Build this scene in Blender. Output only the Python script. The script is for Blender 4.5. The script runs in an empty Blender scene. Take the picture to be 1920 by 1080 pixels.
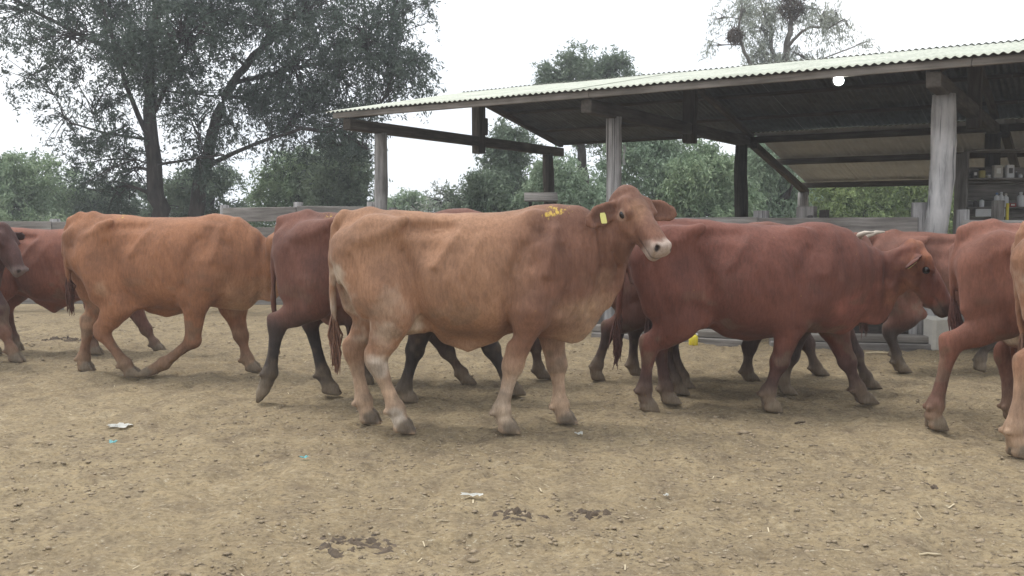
import bpy, bmesh, math, random
import numpy as np
from mathutils import Vector, Matrix

random.seed(7)
RNG = np.random.default_rng(11)
scene = bpy.context.scene
COL = scene.collection

# ------------------------------------------------------------------ camera
CAM_H, PITCH, FPX = 1.30, math.radians(3.92), 1750.0
cam_d = bpy.data.cameras.new('camera')
cam = bpy.data.objects.new('camera', cam_d)
COL.objects.link(cam)
cam.location = (0, 0, CAM_H)
cam.rotation_euler = (math.pi / 2 - PITCH, 0, 0)
cam_d.sensor_width = 36.0
cam_d.lens = 36.0 * FPX / 1920.0
cam_d.clip_start = 0.1
cam_d.clip_end = 2000.0
scene.camera = cam

# ------------------------------------------------------------------ sky, sun, exposure
SUN_EL, SUN_AZ = math.radians(68), math.radians(-60)      # azimuth from +Y towards +X
world = bpy.data.worlds.new('World')
scene.world = world
world.use_nodes = True
nt = world.node_tree
for n in list(nt.nodes):
    nt.nodes.remove(n)
w_out = nt.nodes.new('ShaderNodeOutputWorld')
w_bg = nt.nodes.new('ShaderNodeBackground')
w_sky = nt.nodes.new('ShaderNodeTexSky')
w_sky.sky_type = 'NISHITA'
w_sky.sun_disc = False
w_sky.sun_elevation = SUN_EL
w_sky.sun_rotation = SUN_AZ
w_sky.dust_density = 4.0
w_sky.air_density = 1.0
w_hsv = nt.nodes.new('ShaderNodeHueSaturation')
w_hsv.inputs['Saturation'].default_value = 0.30
# even overcast veil with soft cloud variation mixed over the clear sky
w_tc = nt.nodes.new('ShaderNodeTexCoord')
w_noise = nt.nodes.new('ShaderNodeTexNoise')
w_noise.inputs['Scale'].default_value = 2.2
w_noise.inputs['Detail'].default_value = 5
w_ramp = nt.nodes.new('ShaderNodeValToRGB')
w_ramp.color_ramp.elements[0].position = 0.3
w_ramp.color_ramp.elements[0].color = (9.0, 9.7, 10.6, 1)
w_ramp.color_ramp.elements[1].position = 0.65
w_ramp.color_ramp.elements[1].color = (12.2, 12.4, 12.7, 1)
w_mix = nt.nodes.new('ShaderNodeMix')
w_mix.data_type = 'RGBA'
w_mix.inputs[0].default_value = 0.8
nt.links.new(w_sky.outputs['Color'], w_hsv.inputs['Color'])
nt.links.new(w_tc.outputs['Generated'], w_noise.inputs['Vector'])
nt.links.new(w_noise.outputs['Fac'], w_ramp.inputs['Fac'])
nt.links.new(w_hsv.outputs['Color'], w_mix.inputs[6])
nt.links.new(w_ramp.outputs['Color'], w_mix.inputs[7])
nt.links.new(w_mix.outputs[2], w_bg.inputs['Color'])
w_bg.inputs['Strength'].default_value = 0.10
nt.links.new(w_bg.outputs['Background'], w_out.inputs['Surface'])

sun_d = bpy.data.lights.new('sun', 'SUN')
sun_d.energy = 1.5
sun_d.angle = math.radians(25)
sun_d.color = (1.0, 0.97, 0.92)
sun = bpy.data.objects.new('sun', sun_d)
COL.objects.link(sun)
sv = Vector((math.sin(SUN_AZ) * math.cos(SUN_EL), math.cos(SUN_AZ) * math.cos(SUN_EL), math.sin(SUN_EL)))
sun.rotation_euler = sv.to_track_quat('Z', 'Y').to_euler()
sun.location = (-10, 6, 20)

vs = scene.view_settings
vs.view_transform = 'Standard'
vs.look = 'None'
vs.exposure = 0.52
vs.gamma = 1.0
vs.use_curve_mapping = False


# ------------------------------------------------------------------ helpers
def P(px, py, Y):
    """point of the plane y=Y behind a pixel of the 1920x1080 photograph"""
    a, b = (px - 960.0) / FPX, -(py - 540.0) / FPX
    d = np.array([a, math.cos(PITCH) + b * math.sin(PITCH), -math.sin(PITCH) + b * math.cos(PITCH)])
    return np.array([0, 0, CAM_H]) + d * (Y / d[1])


def tag(o, label=None, cat=None, group=None, kind=None):
    if label: o['label'] = label
    if cat: o['category'] = cat
    if group: o['group'] = group
    if kind: o['kind'] = kind
    return o


def link(o, parent=None):
    COL.objects.link(o)
    if parent is not None:
        o.parent = parent
    return o


def empty(name, loc, label=None, cat=None, group=None, rz=0.0):
    o = bpy.data.objects.new(name, None)
    o.empty_display_size = 0.1
    o.location = loc
    o.rotation_euler = (0, 0, rz)
    link(o)
    return tag(o, label, cat, group)


def mesh_np(name, verts, faces, mat=None, smooth=False):
    """verts (n,3), faces (m,k) numpy"""
    verts = np.ascontiguousarray(verts, dtype=np.float32)
    faces = np.ascontiguousarray(faces, dtype=np.int32)
    me = bpy.data.meshes.new(name)
    m, k = faces.shape
    me.vertices.add(len(verts))
    me.vertices.foreach_set('co', verts.ravel())
    me.loops.add(m * k)
    me.loops.foreach_set('vertex_index', faces.ravel())
    me.polygons.add(m)
    me.polygons.foreach_set('loop_start', np.arange(0, m * k, k, dtype=np.int32))
    if smooth:
        me.polygons.foreach_set('use_smooth', np.ones(m, dtype=bool))
    me.update(calc_edges=True)
    me.validate()
    if mat: me.materials.append(mat)
    return me


def obj_np(name, verts, faces, mat=None, parent=None, smooth=False):
    return link(bpy.data.objects.new(name, mesh_np(name, verts, faces, mat, smooth)), parent)


def obj_bm(name, bm, mat=None, parent=None, smooth=False):
    me = bpy.data.meshes.new(name)
    bm.normal_update()
    bm.to_mesh(me)
    bm.free()
    if smooth:
        for p in me.polygons: p.use_smooth = True
    if mat: me.materials.append(mat)
    return link(bpy.data.objects.new(name, me), parent)


def hash3(i, j, k, seed):
    n = (i * 374761393 + j * 668265263 + k * 2147483647 + seed * 1274126177) & 0xFFFFFFFF
    n = ((n ^ (n >> 13)) * 1274126177) & 0xFFFFFFFF
    n = n ^ (n >> 16)
    return (n & 0xFFFFFF) / float(0xFFFFFF)


def noise3(Q, freq=1.0, seed=0):
    Q = np.asarray(Q, dtype=np.float64) * freq
    I = np.floor(Q).astype(np.int64)
    F = Q - I
    F = F * F * (3 - 2 * F)
    r = 0
    for dx in (0, 1):
        for dy in (0, 1):
            for dz in (0, 1):
                w = (F[:, 0] if dx else 1 - F[:, 0]) * (F[:, 1] if dy else 1 - F[:, 1]) * (F[:, 2] if dz else 1 - F[:, 2])
                r = r + w * hash3(I[:, 0] + dx, I[:, 1] + dy, I[:, 2] + dz, seed)
    return r


def tube_np(path, radii, sides=8, wob=0.0, seed=0, cap=True):
    path = np.asarray(path, float)
    n = len(path)
    V, Fq = [], []
    r_ = np.random.default_rng(seed)
    for i in range(n):
        t = path[min(i + 1, n - 1)] - path[max(i - 1, 0)]
        t = t / (np.linalg.norm(t) + 1e-9)
        ref = np.array([0, 0, 1.0]) if abs(t[2]) < 0.9 else np.array([1.0, 0, 0])
        a = np.cross(t, ref); a /= np.linalg.norm(a)
        b = np.cross(t, a)
        for s in range(sides):
            th = 2 * math.pi * s / sides
            rr = radii[i] * (1 + wob * (r_.random() - 0.5))
            V.append(path[i] + rr * (math.cos(th) * a + math.sin(th) * b))
    for i in range(n - 1):
        for s in range(sides):
            s2 = (s + 1) % sides
            Fq.append((i * sides + s, (i + 1) * sides + s, (i + 1) * sides + s2, i * sides + s2))
    if cap:
        for base, rev in ((0, False), ((n - 1) * sides, True)):
            c = len(V)
            V.append(path[0] if base == 0 else path[-1])
            for s in range(sides):
                s2 = (s + 1) % sides
                q = (base + s, base + s2, c, c)
                Fq.append((q[1], q[0], c, c) if rev else q)
    return np.array(V), np.array(Fq)


def tris_from(quads):
    """quads that may be degenerate (last two equal) -> triangles"""
    q = np.asarray(quads)
    deg = q[:, 2] == q[:, 3]
    t = [q[deg][:, :3]] if deg.any() else []
    g = q[~deg]
    if len(g):
        t += [g[:, [0, 1, 2]], g[:, [0, 2, 3]]]
    return np.concatenate(t)


class Coll:
    def __init__(s): s.V, s.F, s.n = [], [], 0

    def add(s, V, Fq):
        s.F.append(tris_from(Fq) + s.n if np.asarray(Fq).shape[1] == 4 else np.asarray(Fq) + s.n)
        s.V.append(V); s.n += len(V)

    def build(s, name, mat, parent=None, smooth=True):
        return obj_np(name, np.concatenate(s.V), np.concatenate(s.F), mat, parent, smooth)


def plank_mesh(name, L, H, T, bev=0.006, warp=0.0, seed=0):
    """a board: x from 0 to L, z from 0 to H, y thickness T centred; bevelled, slightly bowed"""
    bm = bmesh.new()
    bmesh.ops.create_cube(bm, size=1.0)
    for v in bm.verts:
        v.co = Vector(((v.co.x + 0.5) * L, v.co.y * T, (v.co.z + 0.5) * H))
    rr = random.Random(seed)
    if warp:
        for v in bm.verts:
            v.co.z += rr.uniform(-warp, warp)
            v.co.y += rr.uniform(-warp, warp) * 0.4
            v.co.x += rr.uniform(-warp, warp)
    if bev:
        bmesh.ops.bevel(bm, geom=list(bm.edges), offset=bev, segments=1, affect='EDGES')
    return bm


def plank(name, a, b, H, T, mat, parent=None, warp=0.0, seed=0, bev=0.006, up=(0, 0, 1)):
    """a board from point a to point b (bottom edge centre line), height H along up"""
    a, b = Vector(a), Vector(b)
    ax = (b - a)
    L = ax.length
    ax.normalize()
    upv = Vector(up)
    upv = (upv - ax * upv.dot(ax)).normalized()
    y = upv.cross(ax)
    o = obj_bm(name, plank_mesh(name, L, H, T, bev, warp, seed), mat, parent)
    m = Matrix((ax, y, upv)).transposed().to_4x4()
    m.translation = a
    if parent is not None:
        m = Matrix.Translation(-parent.location) @ m
    o.matrix_local = m
    return o


# ------------------------------------------------------------------ materials
def new_mat(name):
    m = bpy.data.materials.new(name)
    m.use_nodes = True
    t = m.node_tree
    return m, t, t.nodes['Principled BSDF']


def N(t, kind, **kw):
    n = t.nodes.new(kind)
    for k, v in kw.items():
        setattr(n, k, v)
    return n


def ramp(t, fac, stops):
    r = N(t, 'ShaderNodeValToRGB')
    e = r.color_ramp.elements
    while len(e) < len(stops): e.new(0.5)
    for i, (p, c) in enumerate(stops):
        e[i].position = p
        e[i].color = (*c, 1)
    t.links.new(fac, r.inputs['Fac'])
    return r.outputs['Color']


def noise_node(t, vec, scale, detail=4, rough=0.6, stretch=None):
    n = N(t, 'ShaderNodeTexNoise')
    n.inputs['Scale'].default_value = scale
    n.inputs['Detail'].default_value = detail
    n.inputs['Roughness'].default_value = rough
    if stretch:
        mp = N(t, 'ShaderNodeMapping')
        mp.inputs['Scale'].default_value = stretch
        t.links.new(vec, mp.inputs['Vector'])
        vec = mp.outputs['Vector']
    t.links.new(vec, n.inputs['Vector'])
    return n.outputs['Fac']


def mix_rgb(t, fac, a, b, blend='MIX'):
    m = N(t, 'ShaderNodeMix', data_type='RGBA', blend_type=blend)
    for idx, v in ((0, fac), (6, a), (7, b)):
        if isinstance(v, (int, float)): m.inputs[idx].default_value = v
        elif isinstance(v, tuple): m.inputs[idx].default_value = (*v, 1)
        else: t.links.new(v, m.inputs[idx])
    return m.outputs[2]


def bump(t, bsdf, h, strength=0.4, dist=0.01):
    b = N(t, 'ShaderNodeBump')
    b.inputs['Strength'].default_value = strength
    b.inputs['Distance'].default_value = dist
    t.links.new(h, b.inputs['Height'])
    t.links.new(b.outputs['Normal'], bsdf.inputs['Normal'])


def wood(name, c_dark, c_mid, c_light, stretch=(3, 30, 30), rough=0.9, cracks=0.0):
    m, t, b = new_mat(name)
    tc = N(t, 'ShaderNodeTexCoord')
    oi = N(t, 'ShaderNodeObjectInfo')
    ad = N(t, 'ShaderNodeVectorMath', operation='ADD')
    sc = N(t, 'ShaderNodeVectorMath', operation='SCALE')
    cb = N(t, 'ShaderNodeCombineXYZ')
    for i in range(3): t.links.new(oi.outputs['Random'], cb.inputs[i])
    t.links.new(cb.outputs[0], sc.inputs[0]); sc.inputs['Scale'].default_value = 37.0
    t.links.new(tc.outputs['Object'], ad.inputs[0]); t.links.new(sc.outputs[0], ad.inputs[1])
    grain = noise_node(t, ad.outputs[0], 1.0, 6, 0.65, stretch)
    blotch = noise_node(t, ad.outputs[0], 2.2, 3, 0.5)
    c = ramp(t, grain, [(0.28, c_dark), (0.5, c_mid), (0.75, c_light)])
    c2 = ramp(t, blotch, [(0.3, (0.62, 0.6, 0.58)), (0.7, (1.12, 1.1, 1.08))])
    col = mix_rgb(t, 1.0, c, c2, 'MULTIPLY')
    tint = ramp(t, oi.outputs['Random'], [(0.0, (0.8, 0.78, 0.76)), (1.0, (1.1, 1.1, 1.1))])
    col = mix_rgb(t, 1.0, col, tint, 'MULTIPLY')
    if cracks:
        cr = noise_node(t, ad.outputs[0], 1.0, 3, 0.5, (stretch[0] * 2.0, stretch[1] * 0.35, stretch[2] * 0.35))
        cf = ramp(t, cr, [(0.62, (0, 0, 0)), (0.70, (1, 1, 1))])
        col = mix_rgb(t, cf, col, tuple(x * 0.35 for x in c_dark))
    t.links.new(col, b.inputs['Base Color'])
    b.inputs['Roughness'].default_value = rough
    b.inputs['Specular IOR Level'].default_value = 0.2
    bump(t, b, grain, 0.5, 0.012)
    return m


def plain(name, col, rough=0.6, vary=0.15, scale=14.0, metallic=0.0, emit=None):
    m, t, b = new_mat(name)
    tc = N(t, 'ShaderNodeTexCoord')
    f = noise_node(t, tc.outputs['Object'], scale, 4)
    lo = tuple(max(0, c * (1 - vary)) for c in col)
    hi = tuple(min(1, c * (1 + vary)) for c in col)
    t.links.new(ramp(t, f, [(0.3, lo), (0.7, hi)]), b.inputs['Base Color'])
    b.inputs['Roughness'].default_value = rough
    b.inputs['Metallic'].default_value = metallic
    if emit:
        b.inputs['Emission Color'].default_value = (*emit[0], 1)
        b.inputs['Emission Strength'].default_value = emit[1]
    return m


MAT = {}
MAT['board'] = wood('weathered_board', (0.13, 0.125, 0.12), (0.26, 0.25, 0.24), (0.40, 0.39, 0.375), (2.2, 26, 26))
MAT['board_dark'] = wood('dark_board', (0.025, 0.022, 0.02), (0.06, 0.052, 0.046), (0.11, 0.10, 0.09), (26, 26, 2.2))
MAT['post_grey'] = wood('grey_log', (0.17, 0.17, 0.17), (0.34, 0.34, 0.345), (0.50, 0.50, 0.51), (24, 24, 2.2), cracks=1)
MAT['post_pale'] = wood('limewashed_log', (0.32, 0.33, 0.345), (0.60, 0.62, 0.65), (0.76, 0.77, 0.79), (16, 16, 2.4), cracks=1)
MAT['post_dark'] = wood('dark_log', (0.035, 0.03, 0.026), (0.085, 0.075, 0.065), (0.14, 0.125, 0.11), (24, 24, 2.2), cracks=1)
MAT['beam'] = wood('roof_beam', (0.05, 0.043, 0.036), (0.10, 0.088, 0.074), (0.16, 0.145, 0.125), (2.2, 26, 26))
MAT['fascia'] = wood('fascia_board', (0.15, 0.14, 0.125), (0.27, 0.255, 0.235), (0.38, 0.36, 0.34), (1.6, 26, 26))


def roof_mat():
    m, t, b = new_mat('corrugated_roof_top')
    tc = N(t, 'ShaderNodeTexCoord')
    f1 = noise_node(t, tc.outputs['Object'], 3.0, 5, 0.65)
    f2 = noise_node(t, tc.outputs['Object'], 22.0, 4, 0.7)
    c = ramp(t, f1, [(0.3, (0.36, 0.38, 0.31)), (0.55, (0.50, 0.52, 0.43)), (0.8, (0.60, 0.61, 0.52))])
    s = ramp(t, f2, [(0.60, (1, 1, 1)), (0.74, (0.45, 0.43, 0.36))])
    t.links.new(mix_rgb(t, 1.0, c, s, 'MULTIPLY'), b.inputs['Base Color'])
    b.inputs['Roughness'].default_value = 0.6
    return m


MAT['roof_top'] = roof_mat()
MAT['roof_under'] = plain('dark_roof_underside', (0.085, 0.09, 0.092), 0.8, 0.3, 5.0)  # underside skin of the same sheets, coloured darker than their tops
MAT['lean_under'] = plain('cream_sheet_underside', (0.47, 0.485, 0.50), 0.8, 0.12, 4.0)
MAT['white_paper'] = plain('white_paper', (0.72, 0.72, 0.68), 0.7, 0.1)
MAT['cyan_plastic'] = plain('cyan_plastic', (0.30, 0.66, 0.68), 0.4, 0.1)
MAT['straw'] = plain('dry_straw', (0.50, 0.42, 0.28), 0.8, 0.2)
MAT['yellow_plastic'] = plain('yellow_plastic', (0.72, 0.60, 0.05), 0.45, 0.08)
MAT['white_plastic'] = plain('white_plastic', (0.66, 0.67, 0.68), 0.45, 0.06)
MAT['cream_box'] = plain('cream_card', (0.50, 0.48, 0.43), 0.8, 0.08)
MAT['ochre_glass'] = plain('ochre_jar', (0.40, 0.34, 0.12), 0.3, 0.1)
MAT['dark_box'] = plain('dark_tin', (0.06, 0.055, 0.05), 0.5, 0.2)
MAT['blue_plastic'] = plain('blue_plastic', (0.10, 0.18, 0.34), 0.5, 0.1)
MAT['red_plastic'] = plain('red_cloth', (0.30, 0.06, 0.05), 0.8, 0.1)
MAT['dung'] = plain('dry_dung', (0.085, 0.062, 0.042), 0.95, 0.4, 30)
MAT['clod'] = plain('dirt_clod', (0.27, 0.212, 0.142), 0.95, 0.35, 6.0)
MAT['lamp_face'] = plain('lamp_face', (0.9, 0.9, 0.9), 0.4, 0.0, emit=((0.93, 1.0, 0.98), 14.0))
MAT['grey_metal'] = plain('grey_metal', (0.35, 0.35, 0.35), 0.4, 0.1, metallic=0.8)
MAT['nest'] = plain('twig_nest', (0.09, 0.065, 0.05), 0.95, 0.4, 20)
MAT['eye'] = plain('eyeball', (0.012, 0.009, 0.008), 0.12, 0.0)
MAT['tag_yellow'] = plain('tag_yellow', (0.66, 0.62, 0.20), 0.45, 0.05)
MAT['horn'] = plain('horn', (0.46, 0.40, 0.33), 0.5, 0.15)
MAT['bark_pale'] = wood('pale_bark', (0.09, 0.085, 0.08), (0.17, 0.16, 0.15), (0.26, 0.25, 0.24), (14, 14, 3))
MAT['bark'] = wood('bark', (0.028, 0.024, 0.022), (0.06, 0.052, 0.048), (0.11, 0.10, 0.092), (14, 14, 3))


def leaf_mat(name, a, b_, c):
    m, t, b = new_mat(name)
    geo = N(t, 'ShaderNodeNewGeometry')
    tc = N(t, 'ShaderNodeTexCoord')
    f = noise_node(t, tc.outputs['Object'], 0.8, 3)
    c1 = ramp(t, geo.outputs['Random Per Island'], [(0.0, a), (0.5, b_), (1.0, c)])
    c2 = ramp(t, f, [(0.3, (0.75, 0.8, 0.8)), (0.7, (1.2, 1.15, 1.1))])
    col = mix_rgb(t, 1.0, c1, c2, 'MULTIPLY')
    t.links.new(col, b.inputs['Base Color'])
    b.inputs['Roughness'].default_value = 0.65
    b.inputs['Specular IOR Level'].default_value = 0.25
    tr = N(t, 'ShaderNodeBsdfTranslucent')
    t.links.new(col, tr.inputs['Color'])
    mx = N(t, 'ShaderNodeMixShader')
    mx.inputs[0].default_value = 0.3
    out = t.nodes['Material Output']
    t.links.new(b.outputs[0], mx.inputs[1]); t.links.new(tr.outputs[0], mx.inputs[2])
    t.links.new(mx.outputs[0], out.inputs['Surface'])
    return m


MAT['leaf_grey'] = leaf_mat('leaf_grey_green', (0.046, 0.064, 0.052), (0.072, 0.10, 0.078), (0.112, 0.145, 0.115))
MAT['leaf_green'] = leaf_mat('leaf_mid_green', (0.15, 0.215, 0.13), (0.23, 0.31, 0.19), (0.32, 0.40, 0.26))
MAT['leaf_mid'] = leaf_mat('leaf_muted_green', (0.095, 0.135, 0.092), (0.15, 0.20, 0.135), (0.215, 0.27, 0.19))
MAT['leaf_willow'] = leaf_mat('leaf_willow_green', (0.175, 0.24, 0.165), (0.26, 0.34, 0.235), (0.35, 0.44, 0.32))
MAT['leaf_pale'] = leaf_mat('leaf_pale_grey', (0.22, 0.25, 0.22), (0.32, 0.35, 0.31), (0.44, 0.47, 0.42))
MAT['leaf_lime'] = leaf_mat('leaf_lime_green', (0.18, 0.25, 0.10), (0.27, 0.35, 0.15), (0.36, 0.43, 0.21))


def ground_mat():
    m, t, b = new_mat('trampled_dirt')
    tc = N(t, 'ShaderNodeTexCoord')
    v = tc.outputs['Object']
    big = noise_node(t, v, 0.55, 5, 0.6)
    mid = noise_node(t, v, 4.5, 6, 0.7, (1.0, 0.7, 1.0))
    fine = noise_node(t, v, 34.0, 5, 0.75)
    speck = noise_node(t, v, 75.0, 3, 0.7)
    c = ramp(t, mid, [(0.28, (0.19, 0.145, 0.10)), (0.44, (0.30, 0.236, 0.155)), (0.58, (0.345, 0.27, 0.17)), (0.74, (0.42, 0.345, 0.24))])
    cb = ramp(t, big, [(0.3, (0.84, 0.82, 0.80)), (0.7, (1.08, 1.07, 1.04))])
    c = mix_rgb(t, 1.0, c, cb, 'MULTIPLY')
    cf = ramp(t, fine, [(0.32, (0.66, 0.63, 0.6)), (0.55, (1.0, 1.0, 1.0)), (0.75, (1.16, 1.15, 1.13))])
    c = mix_rgb(t, 1.0, c, cf, 'MULTIPLY')
    mott = noise_node(t, v, 13.0, 5, 0.75, (0.8, 1.2, 1.0))
    cm = ramp(t, mott, [(0.30, (0.66, 0.65, 0.66)), (0.46, (0.96, 0.97, 0.98)), (0.60, (1.03, 1.02, 1.0)), (0.76, (1.20, 1.19, 1.18))])
    c = mix_rgb(t, 1.0, c, cm, 'MULTIPLY')
    cs = ramp(t, speck, [(0.62, (0, 0, 0)), (0.72, (1, 1, 1))])
    c = mix_rgb(t, cs, c, (0.13, 0.10, 0.075))
    fl = noise_node(t, v, 1.0, 4, 0.7, (34, 52, 40))
    c = mix_rgb(t, ramp(t, fl, [(0.33, (1, 1, 1)), (0.42, (0, 0, 0))]), c, (0.12, 0.094, 0.07))
    c = mix_rgb(t, ramp(t, fl, [(0.60, (0, 0, 0)), (0.70, (1, 1, 1))]), c, (0.46, 0.395, 0.295))
    c = mix_rgb(t, 1.0, c, (0.875, 0.895, 0.895), 'MULTIPLY')
    t.links.new(c, b.inputs['Base Color'])
    b.inputs['Roughness'].default_value = 0.95
    b.inputs['Specular IOR Level'].default_value = 0.1
    ht = N(t, 'ShaderNodeMath', operation='ADD')
    t.links.new(mid, ht.inputs[0]); t.links.new(fine, ht.inputs[1])
    bump(t, b, ht.outputs[0], 0.55, 0.02)
    return m


MAT['ground'] = ground_mat()


def cow_mat():
    m, t, b = new_mat('cow_coat')
    at = N(t, 'ShaderNodeAttribute', attribute_name='coat')
    tc = N(t, 'ShaderNodeTexCoord')
    v = tc.outputs['Object']
    hair = noise_node(t, v, 1.0, 5, 0.7, (60, 60, 13))
    fine = noise_node(t, v, 1.0, 3, 0.6, (190, 190, 60))
    blot = noise_node(t, v, 4.5, 4, 0.55)
    h1 = ramp(t, hair, [(0.3, (0.76, 0.74, 0.72)), (0.7, (1.20, 1.21, 1.21))])
    h2 = ramp(t, blot, [(0.3, (0.74, 0.73, 0.73)), (0.7, (1.20, 1.20, 1.19))])
    h3 = ramp(t, fine, [(0.3, (0.90, 0.89, 0.88)), (0.7, (1.08, 1.08, 1.08))])
    c = mix_rgb(t, 1.0, at.outputs['Color'], h1, 'MULTIPLY')
    c = mix_rgb(t, 1.0, c, h2, 'MULTIPLY')
    c = mix_rgb(t, 1.0, c, h3, 'MULTIPLY')
    pa_ = N(t, 'ShaderNodeAttribute', attribute_name='paint')
    pn = noise_node(t, v, 1.0, 3, 0.6, (42, 30, 26))
    ml = N(t, 'ShaderNodeMath', operation='MULTIPLY_ADD')
    t.links.new(pa_.outputs['Fac'], ml.inputs[0]); ml.inputs[1].default_value = 0.30
    t.links.new(pn, ml.inputs[2])
    pm_ = ramp(t, ml.outputs[0], [(0.73, (0, 0, 0)), (0.86, (1, 1, 1))])
    pk = N(t, 'ShaderNodeMath', operation='MULTIPLY')
    t.links.new(pm_, pk.inputs[0]); pk.inputs[1].default_value = 0.75
    c = mix_rgb(t, pk.outputs[0], c, (0.60, 0.42, 0.07))
    t.links.new(c, b.inputs['Base Color'])
    b.inputs['Roughness'].default_value = 0.72
    b.inputs['Specular IOR Level'].default_value = 0.22
    b.inputs['Sheen Weight'].default_value = 0.05
    b.inputs['Sheen Roughness'].default_value = 0.5
    ht = N(t, 'ShaderNodeMath', operation='ADD')
    t.links.new(hair, ht.inputs[0]); t.links.new(fine, ht.inputs[1])
    bump(t, b, ht.outputs[0], 0.28, 0.006)
    return m


MAT['coat'] = cow_mat()


def hair_mat(name, col):
    return plain(name, col, 0.7, 0.35, 60)


# ------------------------------------------------------------------ ground
def axis_vals(lo, hi, f0, f1, step, grow=1.35):
    v = list(np.arange(f0, f1 + step * 0.5, step))
    s, x = step, v[-1]
    while x < hi:
        s *= grow; x += s; v.append(x)
    s, x = step, v[0]
    while x > lo:
        s *= grow; x -= s; v.insert(0, x)
    return np.array(v)


gx = axis_vals(-900, 900, -6.5, 6.5, 0.036)
gy = axis_vals(-900, 900, 2.3, 12.0, 0.036)
GX, GY = np.meshgrid(gx, gy, indexing='ij')


def ground_z(X, Y):
    Q = np.stack([X, Y, np.zeros_like(X)], 1)
    z = 0.024 * (noise3(Q, 1.6, 1) - 0.5) + 0.030 * (noise3(Q, 5.0, 2) - 0.5) + 0.026 * (noise3(Q, 11.0, 3) - 0.5)
    n4 = noise3(Q, 8.0, 5)
    z -= 0.022 * np.clip((n4 - 0.68) / 0.2, 0, 1)          # hoof dents
    z += 0.016 * (noise3(Q, 24.0, 4) - 0.5)
    return z


GZ = ground_z(GX.ravel(), GY.ravel())
r_far = np.hypot(GX.ravel(), GY.ravel())
GZ *= np.clip(1.6 - r_far / 22.0, 0.0, 1.0)
nx, ny = len(gx), len(gy)
idx = np.arange(nx * ny).reshape(nx, ny)
gq = np.stack([idx[:-1, :-1], idx[1:, :-1], idx[1:, 1:], idx[:-1, 1:]], -1).reshape(-1, 4)
g = obj_np('ground', np.stack([GX.ravel(), GY.ravel(), GZ], 1), gq, MAT['ground'], smooth=True)
tag(g, 'trampled beige dirt yard of the corral', 'ground', kind='structure')


def clods():
    V0 = np.array([[1, 0, 0], [-1, 0, 0], [0, 1, 0], [0, -1, 0], [0, 0, 1], [0, 0, -1]], float)
    F0 = np.array([[0, 2, 4], [2, 1, 4], [1, 3, 4], [3, 0, 4], [2, 0, 5], [1, 2, 5], [3, 1, 5], [0, 3, 5]])
    n = 34000
    y = 2.6 + (RNG.random(n) ** 1.3) * 10.5
    x = (RNG.random(n) - 0.5) * (2.6 + y * 1.25)
    # clumpier in some places
    keep = noise3(np.stack([x, y, 0 * x], 1), 1.3, 9) + 0.35 * RNG.random(n) > 0.50
    x, y = x[keep], y[keep]
    n = len(x)
    s = 0.0035 + 0.011 * RNG.random(n) ** 3.5
    big = RNG.random(n) < 0.012
    s[big] *= 1.9
    z = ground_z(x, y)
    sc = np.stack([s * (0.8 + 0.9 * RNG.random(n)), s * (0.8 + 0.6 * RNG.random(n)), s * (0.35 + 0.4 * RNG.random(n))], 1)
    th = RNG.random(n) * 6.283
    V = V0[None] * (1 + 0.5 * (RNG.random((n, 6, 1)) - 0.5)) * sc[:, None, :]
    c, s_ = np.cos(th)[:, None], np.sin(th)[:, None]
    X = V[..., 0] * c - V[..., 1] * s_
    Yv = V[..., 0] * s_ + V[..., 1] * c
    V = np.stack([X + x[:, None], Yv + y[:, None], V[..., 2] + (z + 0.1 * s)[:, None]], -1).reshape(-1, 3)
    F = (F0[None] + (np.arange(n) * 6)[:, None, None]).reshape(-1, 3)
    o = obj_np('dirt_clods', V, F, MAT['clod'])
    tag(o, 'small brown dirt clods and dung crumbs strewn over yard', 'clods', kind='stuff')
    # straw bits
    n = 260
    y = 2.6 + (RNG.random(n) ** 1.4) * 8
    x = (RNG.random(n) - 0.5) * (2.6 + y * 1.25)
    z = ground_z(x, y) + 0.006
    L = 0.010 + 0.026 * RNG.random(n) ** 2
    th = RNG.random(n) * 6.283
    w = 0.0016 + 0.002 * RNG.random(n)
    dx, dy = np.cos(th) * L, np.sin(th) * L
    ox, oy = -np.sin(th) * w, np.cos(th) * w
    dz = (RNG.random(n) - 0.5) * 0.01
    Vs = np.stack([np.stack([x - dx - ox, y - dy - oy, z - dz], 1), np.stack([x + dx - ox, y + dy - oy, z + dz], 1),
                   np.stack([x + dx + ox, y + dy + oy, z + dz], 1), np.stack([x - dx + ox, y - dy + oy, z - dz], 1)], 1).reshape(-1, 3)
    o = obj_np('straw_bits', Vs, np.arange(n * 4).reshape(n, 4), MAT['straw'])
    tag(o, 'short dry straw bits lying on the dirt', 'straw', kind='stuff')


clods()

# ------------------------------------------------------------------ shed
U = np.array([0.8435, -0.5371, 0.0])            # along the front, to the right
Wd = np.array([0.5371, 0.8435, 0.0])            # from front to back
Wd = Wd / np.linalg.norm(Wd)
S0 = np.array([-1.904, 13.687, 0.0])             # front left post
BAY, SPAN = 3.75, 4.81
ZP = 2.60                                     # post tops
shed = empty('open_shed', tuple(S0), 'open-sided timber cattle shed with pale corrugated roof behind the herd', 'shed')


def SP(u, w, z):
    return S0 + U * u + Wd * w + np.array([0, 0, z])


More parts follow.
